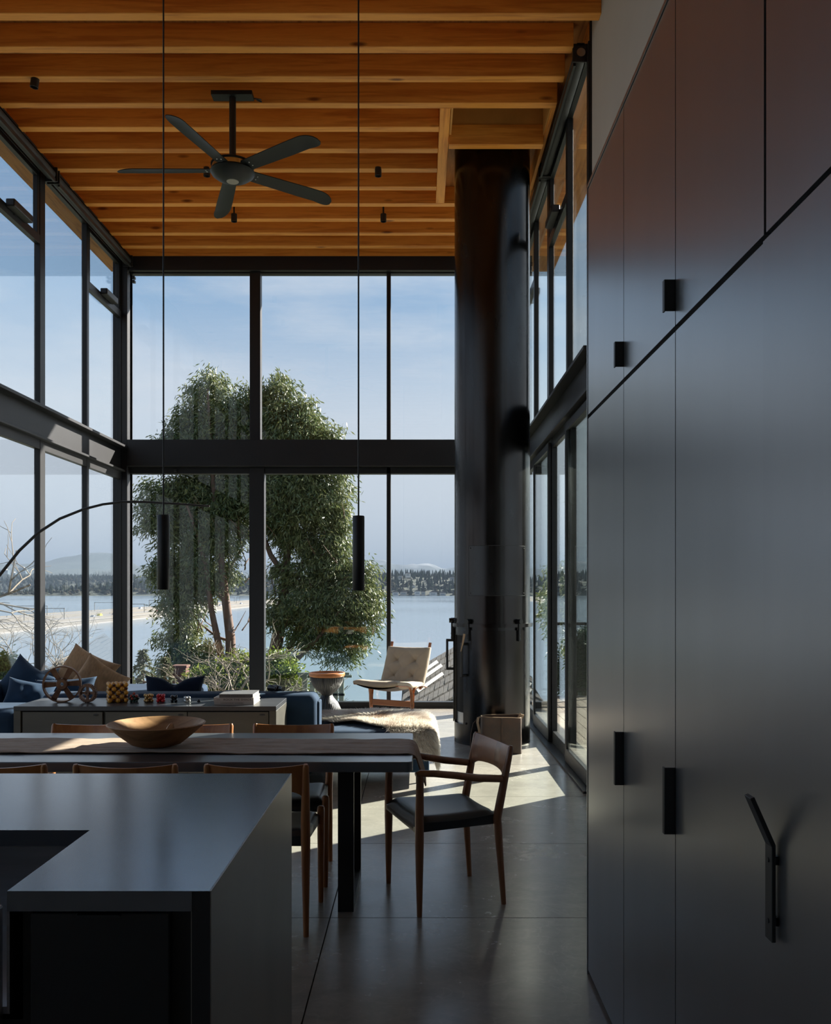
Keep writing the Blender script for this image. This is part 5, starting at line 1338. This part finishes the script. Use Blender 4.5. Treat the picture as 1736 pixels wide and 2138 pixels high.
# ---- floating bridge with gantries and cars
br = thing('floating_bridge', 'long low concrete floating bridge crossing the lake', 'bridge', (-195, 1000, LAKE))
for x0 in (-188, -222):
    MB().box(x0, x0 + 20, 110, 2250, LAKE - 1, LAKE + 2.6).build('pontoon', 'barge', br)
    MB().box(x0 - 0.15, x0 + 20.15, 110, 2250, LAKE - 1, LAKE + 0.55).build('waterline', 'road', br)
    MB().box(x0 - 0.3, x0 + 20.3, 110, 2250, LAKE + 2.25, LAKE + 2.6).build('deck_edge', 'road', br)
    MB().box(x0 + 1, x0 + 19, 110, 2250, LAKE + 2.6, LAKE + 3.0).build('roadway', 'road', br)
    for xx in (x0, x0 + 19.6): MB().box(xx, xx + 0.4, 110, 2250, LAKE + 2.6, LAKE + 3.7).build('parapet', 'barge', br)
for k in range(16):
    y = 300 + 62 * k; x0 = -222 if k % 2 else -188
    g_ = MB(); g_.box(x0 + 0.3, x0 + 0.6, y, y + 0.3, LAKE + 3.0, LAKE + 9); g_.box(x0 + 19.4, x0 + 19.7, y, y + 0.3, LAKE + 3.0, LAKE + 9); g_.box(x0 + 0.3, x0 + 19.7, y, y + 0.5, LAKE + 8.7, LAKE + 9)
    g_.build('gantry', 'barge', br)
random.seed(5)
cm_ = MB(); cm_.box(-0.9, 0.9, -2.2, 2.2, 0.3, 0.95)
cm_.prism([(-1.5, 0.95), (1.6, 0.95), (1.1, 1.5), (-0.9, 1.5)], lambda a, b: (-0.8, a, b), lambda a, b: (0.8, a, b))
car_cols = [(0.6, 0.6, 0.6), (0.5, 0.5, 0.52), (0.05, 0.05, 0.06), (0.55, 0.05, 0.04), (0.65, 0.5, 0.05), (0.2, 0.22, 0.26)]
car_src = []
for i, c_ in enumerate(car_cols):
    o = cm_.build('car', mat('car_paint_%d' % i, c_, 0.3), None); car_src.append(o)
cl = ['silver car driving on the floating bridge', 'light grey car driving on the floating bridge', 'black car driving on the floating bridge', 'red car driving on the floating bridge', 'yellow car driving on the floating bridge', 'blue grey car driving on the floating bridge']
seq = [0, 1, 2, 0, 5, 4, 1, 3, 0, 2, 1, 5, 0, 1, 2, 0, 1, 0]
used = set()
for k, ci in enumerate(seq):
    o = car_src[ci]
    if ci in used: o = o.copy(); C.objects.link(o)
    used.add(ci)
    o.location = (random.choice((-184, -180, -175, -171, -218, -213, -208)), 310 + 38 * k + random.uniform(-12, 12), LAKE + 2.73)
    tag(o, cl[ci], 'car', 'cars on the floating bridge')

# ---- haze over the lake: thin scattering air, beginning beyond the garden
hz_ = bpy.data.materials.new('lake_haze'); hz_.use_nodes = True
n_, l_ = hz_.node_tree.nodes, hz_.node_tree.links; n_.clear()
HZ_D, HZ_C = 0.00008, (0.18, 0.235, 0.315, 1)
vsn = n_.new('ShaderNodeVolumeScatter'); vsn.inputs['Color'].default_value = HZ_C; vsn.inputs['Density'].default_value = HZ_D
vab = n_.new('ShaderNodeVolumeAbsorption'); vab.inputs['Color'].default_value = HZ_C; vab.inputs['Density'].default_value = HZ_D
ads = n_.new('ShaderNodeAddShader'); l_.new(vsn.outputs[0], ads.inputs[0]); l_.new(vab.outputs[0], ads.inputs[1])
ov = n_.new('ShaderNodeOutputMaterial'); l_.new(ads.outputs[0], ov.inputs['Volume'])
M['haze'] = hz_
hzo = MB().box(-32000, 32000, 260, 38000, LAKE - 6, 700).build('lake_haze', 'haze', None)
tag(hzo, kind='structure')

# ================================================================== GARDEN
def leaf(mb, p, d, L, w, tone):
    d = d.normalized(); s_ = d.cross(Vector((random.gauss(0, 1), random.gauss(0, 1), random.gauss(0, 1)))).normalized() * w
    m_ = p + d * L * 0.5
    mb.add([p, m_ + s_, p + d * L, m_ - s_], [(0, 1, 2, 3)], tone)
def crown(mb, blobs, Y, dens, L, w, droop, depth=1.0, seed=1, nl=14, sig=0.11):
    """leaves hang in clumps: each blob holds clumps, each clump a spray of leaves"""
    random.seed(seed)
    k = Y / FPX
    for (u, v, ru, rv) in blobs:
        cx, cz, rx, rz = PX(u, Y), PZ(v, Y), ru * k, rv * k
        ryy = (rx + rz) / 2 * depth
        cy = Y + random.uniform(-0.5, 0.5) * ryy
        for i in range(max(3, int(dens * ru * rv))):
            while True:
                a, b, c_ = random.uniform(-1, 1), random.uniform(-1, 1), random.uniform(-1, 1)
                r2 = a * a + b * b + c_ * c_
                if r2 < 1: break
            base = Vector((cx + a * rx, cy + b * ryy, cz + c_ * rz)); ct = random.uniform(-0.25, 0.25)
            out = Vector((a + random.gauss(0, 0.5), b + random.gauss(0, 0.5), random.gauss(0, 0.3))).normalized()
            for j in range(nl):
                s_ = random.random()
                p = base + out * sig * 2.2 * s_ + Vector((random.gauss(0, sig), random.gauss(0, sig), random.gauss(0, sig * 0.8) - sig * 1.5 * s_ * s_))
                d = Vector((random.gauss(0, 0.7) + out.x * 0.7, random.gauss(0, 0.7) + out.y * 0.7, random.gauss(0, 0.6) - droop))
                leaf(mb, p, d, L * random.uniform(0.7, 1.3), w, min(1, max(0, random.uniform(0.1, 0.9) + ct)))
TY = 26.0
tree = thing('garden_tree', 'big evergreen tree with drooping olive leaves in the garden below the windows', 'tree', (PX(600, TY), TY, slope_z(PX(600, TY), TY)))
trk = MB()
def limb(pts, r0, r1, dy=0.0):
    n = len(pts); P_ = [Vector((PX(u, TY), TY + dy * i / (n - 1), PZ(v, TY))) for i, (u, v) in enumerate(pts)]
    trk.tube(P_, [r0 + (r1 - r0) * i / (n - 1) for i in range(n)], 9)
zb = slope_z(PX(560, TY), TY)
gv = VPV + (EYE - zb) * FPX / TY
limb([(548, gv), (556, 1560), (566, 1440), (574, 1360), (584, 1300), (592, 1240), (596, 1180), (600, 1120), (590, 1040), (582, 960), (576, 870)], 0.26, 0.03, 0.3)
limb([(496, gv), (488, 1500), (484, 1400), (484, 1330), (476, 1260), (470, 1200), (462, 1120), (452, 1020), (446, 900), (442, 820)], 0.20, 0.025, -0.5)
limb([(488, 1500), (470, 1400), (458, 1330), (448, 1270), (440, 1190), (425, 1120), (405, 1060)], 0.13, 0.03, -0.8)
limb([(574, 1400), (600, 1385), (625, 1372), (648, 1350), (668, 1330), (690, 1305), (715, 1270)], 0.12, 0.025, -0.6)
limb([(590, 1392), (606, 1350), (622, 1310), (640, 1270), (660, 1220), (676, 1150)], 0.11, 0.02, 0.6)
limb([(592, 1240), (620, 1200), (640, 1150), (652, 1080), (655, 1000)], 0.09, 0.02, 0.6)
limb([(594, 1200), (565, 1160), (545, 1110), (530, 1040), (515, 940), (505, 870)], 0.09, 0.02, 0.4)
limb([(476, 1260), (440, 1225), (410, 1210), (370, 1205), (345, 1200)], 0.07, 0.015, -0.4)
limb([(484, 1340), (450, 1330), (410, 1300), (390, 1290)], 0.05, 0.012, 0.4)
limb([(470, 1200), (500, 1150), (520, 1090)], 0.06, 0.015, 0.3)
limb([(600, 1120), (640, 1060), (680, 1020)], 0.05, 0.012, 0.3)
random.seed(8)
for k in range(90):
    u, v = random.uniform(380, 720), random.uniform(1000, 1330); a = random.uniform(-0.9, 0.9)
    L = random.uniform(25, 60)
    limb([(u, v), (u + math.sin(a) * L * 0.5 + random.uniform(-5, 5), v - math.cos(a) * L * 0.5), (u + math.sin(a) * L, v - math.cos(a) * L)], 0.022, 0.006, random.uniform(-1.5, 1.5))
trk.build('trunk', 'bark', tree, smooth=True)
lm = MB()
crown(lm, [(444, 788, 9, 16), (436, 806, 20, 24), (420, 815, 12, 14), (455, 812, 12, 16), (430, 850, 38, 34), (392, 862, 16, 18), (424, 900, 52, 38), (382, 905, 20, 22), (478, 880, 34, 40), (512, 850, 30, 42), (571, 790, 12, 16), (578, 812, 24, 24), (556, 818, 12, 18), (512, 815, 10, 16), (578, 850, 46, 40), (632, 850, 12, 18), (602, 890, 60, 42), (640, 885, 34, 38), (668, 918, 40, 28), (690, 940, 34, 26),
           (390, 945, 60, 40), (470, 950, 80, 50), (560, 950, 80, 50), (650, 960, 60, 44),
           (345, 1028, 44, 40), (338, 1072, 34, 34), (360, 1110, 36, 32), (400, 1040, 62, 58), (412, 1100, 56, 48), (462, 1060, 54, 66), (470, 1128, 36, 40), (504, 1030, 36, 46),
           (570, 1040, 48, 60), (620, 1030, 60, 60), (680, 1020, 42, 50), (650, 1095, 60, 60), (692, 1080, 32, 40), (590, 1110, 40, 44), (680, 1150, 42, 44),
           (335, 1180, 24, 26), (345, 1215, 30, 24), (385, 1180, 42, 36), (425, 1190, 44, 40), (400, 1230, 40, 30), (466, 1200, 22, 26),
           (625, 1190, 38, 40), (700, 1200, 34, 44), (742, 1200, 28, 34), (610, 1270, 36, 36), (660, 1260, 48, 42), (715, 1255, 44, 40), (762, 1250, 32, 38), (690, 1310, 50, 36), (745, 1300, 34, 34), (640, 1325, 34, 26), (722, 1345, 30, 22), (566, 1270, 14, 26),
           (378, 1265, 30, 36), (376, 1310, 30, 30), (350, 1332, 18, 14), (395, 1350, 40, 30), (430, 1380, 44, 34), (380, 1395, 40, 30), (480, 1400, 34, 34), (560, 1400, 30, 36), (712, 1372, 14, 12)],
      TY, 0.021, 0.17, 0.019, 0.9, 0.8, 4, 85, 0.15)
tag(lm.build('foliage', 'leaf', tree), kind='stuff')

def bare_tree(name, label, root, height, spread, seed, r0, levels=5, lean=(0, 0), nb=(2, 3)):
    random.seed(seed); mb = MB()
    def grow(p, d, L, r_, lv):
        pts = [p]; n = 3
        for i in range(n):
            d = (d + Vector((random.gauss(0, 0.16), random.gauss(0, 0.16), random.gauss(0, 0.12)))).normalized()
            pts.append(pts[-1] + d * L / n)
        mb.tube(pts, [r_ * (1 - 0.14 * i) for i in range(n + 1)], 5 if lv > 1 else 7)
        if lv >= levels: return
        for i in range(random.randint(*nb)):
            q = pts[random.choice((1, 2, 3, 3))]
            ax = Vector((random.gauss(0, 1), random.gauss(0, 1), random.gauss(0, 0.35))).normalized()
            grow(q, (d * 0.75 + ax * spread).normalized(), L * random.uniform(0.58, 0.85), r_ * 0.62, lv + 1)
    t = thing(name, label, 'tree', root)
    for k in range(3):
        grow(Vector(root), Vector((random.gauss(lean[0], 0.3), random.gauss(lean[1], 0.3), 1)).normalized(), height * 0.4, r0, 1)
    mb.build('branches', 'twig', t, smooth=True)
    return t
def at(u, v, Y): return (PX(u, Y), Y, PZ(v, Y))
bare_tree('bare_shrub', 'pale leafless shrub in front of the big tree, beside the brick chimney', at(430, 1580, 17.0), 2.6, 0.75, 4, 0.045, 6)
bare_tree('bare_shrub', 'pale leafless shrub in front of the wide window mullion', at(500, 1600, 16.5), 2.9, 0.7, 9, 0.045, 6)
bare_tree('bare_shrub', 'pale leafless shrub behind the glass guard', at(592, 1590, 17.5), 2.1, 0.6, 14, 0.035, 5)
bare_tree('bare_tree', 'leafless young tree outside, behind the arc lamp', at(-190, 1420, 15.0), 3.6, 0.62, 17, 0.05, 5, (0.75, 0))
bare_tree('bare_tree', 'hazy leafless tree by the shore beyond the bare young tree', at(35, 1480, 40.0), 4.6, 0.6, 23, 0.06, 6)
bare_tree('bare_tree', 'small leafless tree above the tan pillows', at(120, 1500, 34.0), 4.2, 0.7, 31, 0.05, 6)
bare_tree('bare_tree', 'thin leafless sapling behind the carved side table', at(668, 1520, 19.0), 1.5, 0.35, 41, 0.02, 3)

def bush(name, label, blobs, Y, dens, L, w, material, seed, droop=0.0, nl=40):
    t = thing(name, label, 'bush', (PX(blobs[0][0], Y), Y, slope_z(PX(blobs[0][0], Y), Y)))
    mb = MB(); crown(mb, blobs, Y, dens, L, w, droop, 0.8, seed, nl, 0.09); mb.build('foliage', material, t)['kind'] = 'stuff'
    tw = MB()
    for k in range(7):
        b = blobs[k % len(blobs)]
        tw.tube([Vector((PX(blobs[0][0], Y), Y, t.location.z - 0.1)), Vector((PX((blobs[0][0] + b[0]) / 2, Y), Y + 0.2, (t.location.z + PZ(b[1], Y)) / 2)), Vector(at(b[0] + random.uniform(-8, 8), b[1], Y))], [0.06, 0.04, 0.012], 6)
    tw.build('stems', 'bark', t, smooth=True)
bush('leafy_bush', 'bright yellow-green bush behind the bare shrubs', [(470, 1420, 60, 34), (440, 1450, 50, 30), (500, 1400, 28, 36), (515, 1440, 30, 40), (425, 1420, 24, 16)], 20.0, 0.10, 0.10, 0.02, 'leaf_yellow', 3)
bush('leafy_bush', 'yellow-green bush seen through the glass guard', [(580, 1400, 30, 36), (592, 1430, 44, 26), (566, 1440, 24, 26)], 20.5, 0.10, 0.10, 0.02, 'leaf_yellow', 6)
bush('leafy_bush', 'olive bush outside behind the navy corner pillows', [(20, 1416, 34, 18), (66, 1420, 22, 16), (-20, 1400, 40, 34), (8, 1395, 20, 26)], 22.0, 0.10, 0.11, 0.02, 'leaf_yellow', 9)
bush('leafy_bush', 'dark evergreen shrub beyond the mesh railing', [(1222, 1385, 30, 46), (1200, 1400, 24, 34), (1245, 1370, 30, 60)], 14.2, 0.16, 0.07, 0.014, 'shrub', 12)

def cedar(name, label, u, vt, vb, Y, hw, seed):
    random.seed(seed)
    x, zt = PX(u, Y), PZ(vt, Y); zb = min(PZ(vb, Y), slope_z(x, Y))
    t = thing(name, label, 'tree', (x, Y, zb)); mb = MB(); tk = MB()
    k = Y / FPX; zv_ = PZ(vb, Y)
    tk.tube([(x, Y, zb), (x + 0.02, Y, (zb + zt) / 2), (x, Y, zt)], [0.10, 0.06, 0.008], 7)
    H = zt - zv_
    for i in range(44):
        f = i / 43; z = zt - H * f * 1.15
        rl_ = hw * k * (0.12 + 0.88 * f) * random.uniform(0.6, 1.1)
        a = random.uniform(0, 6.283); dv_ = Vector((math.cos(a), math.sin(a), 0))
        pts = [Vector((x, Y, z)) + dv_ * rl_ * s_ + Vector((0, 0, -rl_ * (0.75 * s_ * s_ - 0.25 * s_))) for s_ in (0, 0.35, 0.7, 1.0)]
        tk.tube(pts, [0.014, 0.010, 0.007, 0.003], 5)
        for j in range(46):
            s_ = random.random() ** 0.6; q = int(s_ * 3); fr = s_ * 3 - q; p = pts[q].lerp(pts[min(3, q + 1)], fr)
            leaf(mb, p, Vector((random.gauss(0, 0.6) + dv_.x * 0.6, random.gauss(0, 0.6) + dv_.y * 0.6, -0.5 + random.gauss(0, 0.35))), random.uniform(0.05, 0.12), 0.011, random.random())
    tk.build('trunk', 'bark', t, smooth=True); tag(mb.build('needles', 'needle', t), kind='stuff')
cedar('cedar_tree', 'small drooping cedar standing alone against the lake', 299, 1356, 1432, 18.0, 46, 2)
cedar('cedar_tree', 'small cedar half hidden by the bare shrubs', 345, 1372, 1440, 19.0, 44, 5)
cedar('cedar_tree', 'cedar tip cut by the corner post of the window', 262, 1388, 1440, 17.0, 40, 8)

# ---- neighbours below: shingled roofs, chimney, pergola
def roof(name, label, A_, B_, Cc, D_, nc, nr, rails=()):
    """A top right, B top left, Cc bottom right, D_ bottom left; shingles laid in courses"""
    A_, B_, Cc, D_ = map(Vector, (A_, B_, Cc, D_))
    nrm = (B_ - A_).cross(Cc - A_).normalized()
    if nrm.z < 0: nrm = -nrm
    t = thing(name, label, 'roof', tuple(D_))
    P_ = lambda a, b: A_.lerp(B_, a).lerp(Cc.lerp(D_, a), b)
    MB().add([P_(0, 0), P_(1, 0), P_(1, 1), P_(0, 1), P_(0, 0) - nrm * 0.12, P_(1, 0) - nrm * 0.12, P_(1, 1) - nrm * 0.12, P_(0, 1) - nrm * 0.12],
             [(0, 1, 2, 3), (7, 6, 5, 4), (0, 4, 5, 1), (1, 5, 6, 2), (2, 6, 7, 3), (3, 7, 4, 0)]).build('roof_board', 'joint', t, fix=True)
    random.seed(2)
    for j in range(nr):
        for i in range(nc):
            o_ = 0.25 if j % 2 else 0.0
            a0, a1 = (i + o_ + 0.05) / (nc + 0.5), (i + o_ + 0.95) / (nc + 0.5)
            b0, b1 = j / nr, (j + 1.06) / nr
            b1 = min(1.02, b1); h0, h1 = 0.012, 0.045 + random.uniform(0, 0.012)
            q = [P_(a0, b0), P_(a1, b0), P_(a1, b1), P_(a0, b1)]
            MB().add([q[0] + nrm * h0, q[1] + nrm * h0, q[2] + nrm * h1, q[3] + nrm * h1, q[0] + nrm * 0.001, q[1] + nrm * 0.001, q[2] + nrm * 0.001, q[3] + nrm * 0.001],
                     [(0, 1, 2, 3), (7, 6, 5, 4), (0, 4, 5, 1), (1, 5, 6, 2), (2, 6, 7, 3), (3, 7, 4, 0)]).build('shingle', 'shingle', t)
    for (a0, b0, a1, b1) in rails:
        p0, p1 = P_(a0, b0) + nrm * 0.10, P_(a1, b1) + nrm * 0.10
        MB().tube([p0, p1], 0.062, 4).build('skylight_curb', 'flash', t)
    return t
roof('neighbour_roof', 'weathered shingle roof with three metal curbs beyond the lounge chair', at(1000, 1322, 27.0), at(842, 1412, 24.5), at(1000, 1428, 20.5), at(835, 1520, 19.0), 15, 7,
     rails=((0.56, 0.22, 0.86, 0.30), (0.50, 0.36, 0.86, 0.44), (0.48, 0.55, 0.80, 0.62)))
roof('neighbour_roof', 'dark shingle roof below the drooping cedar', at(262, 1428, 24.0), at(235, 1430, 24.0), at(330, 1452, 21.0), at(215, 1462, 21.0), 8, 4)
roof('neighbour_roof', 'grey hipped roof by the shore behind the bare tree', at(133, 1376, 46.0), at(118, 1377, 46.0), at(160, 1420, 42.0), at(86, 1422, 42.0), 8, 4)
ck = thing('brick_chimney', 'red brick chimney half hidden by the bare shrubs', 'chimney', at(378, 1445, 22.0))
cx_, cy_, cz_ = at(378, 1445, 22.0)
MB().box(cx_ - 0.15, cx_ + 0.15, cy_ - 0.15, cy_ + 0.15, cz_ - 0.8, cz_ + 0.62).build('core', 'joint', ck)
zz_ = cz_ - 0.1
for r_ in range(9):
    for s in range(2):
        o_ = 0.085 if r_ % 2 else 0
        MB().box(cx_ - 0.165 + s * 0.168 , cx_ - 0.165 + s * 0.168 + 0.158, cy_ - 0.165, cy_ + 0.165, zz_ + r_ * 0.08, zz_ + r_ * 0.08 + 0.07).build('brick', 'brick', ck)
MB().box(cx_ - 0.185, cx_ + 0.185, cy_ - 0.185, cy_ + 0.185, cz_ + 0.62, cz_ + 0.67).build('cap', 'brick', ck)
pg = thing('garden_pergola', 'grey green timber pergola with lattice behind the carved side table', 'pergola', at(680, 1500, 17.0))
for u in (636, 652, 700, 713):
    x = PX(u, 17.0); MB().box(x - 0.045, x + 0.045, 17.0, 17.09, PZ(1560, 17), PZ(1404, 17)).build('post', 'green_wood', pg)
for v, u0, u1, y in ((1404, 622, 730, 16.95), (1411, 622, 734, 17.1), (1448, 630, 720, 17.0)):
    MB().box(PX(u0, 17), PX(u1, 17), y, y + 0.06, PZ(v + 5, 17), PZ(v, 17)).build('beam', 'green_wood', pg)
for k in range(7): MB().box(PX(655 + 7 * k, 17), PX(655 + 7 * k, 17) + 0.015, 17.02, 17.05, PZ(1500, 17), PZ(1412, 17)).build('lattice_slat', 'green_wood', pg)
for k in range(5): MB().box(PX(652, 17), PX(700, 17), 17.03, 17.045, PZ(1420 + 9 * k, 17), PZ(1420 + 9 * k, 17) + 0.015).build('lattice_slat', 'green_wood', pg)
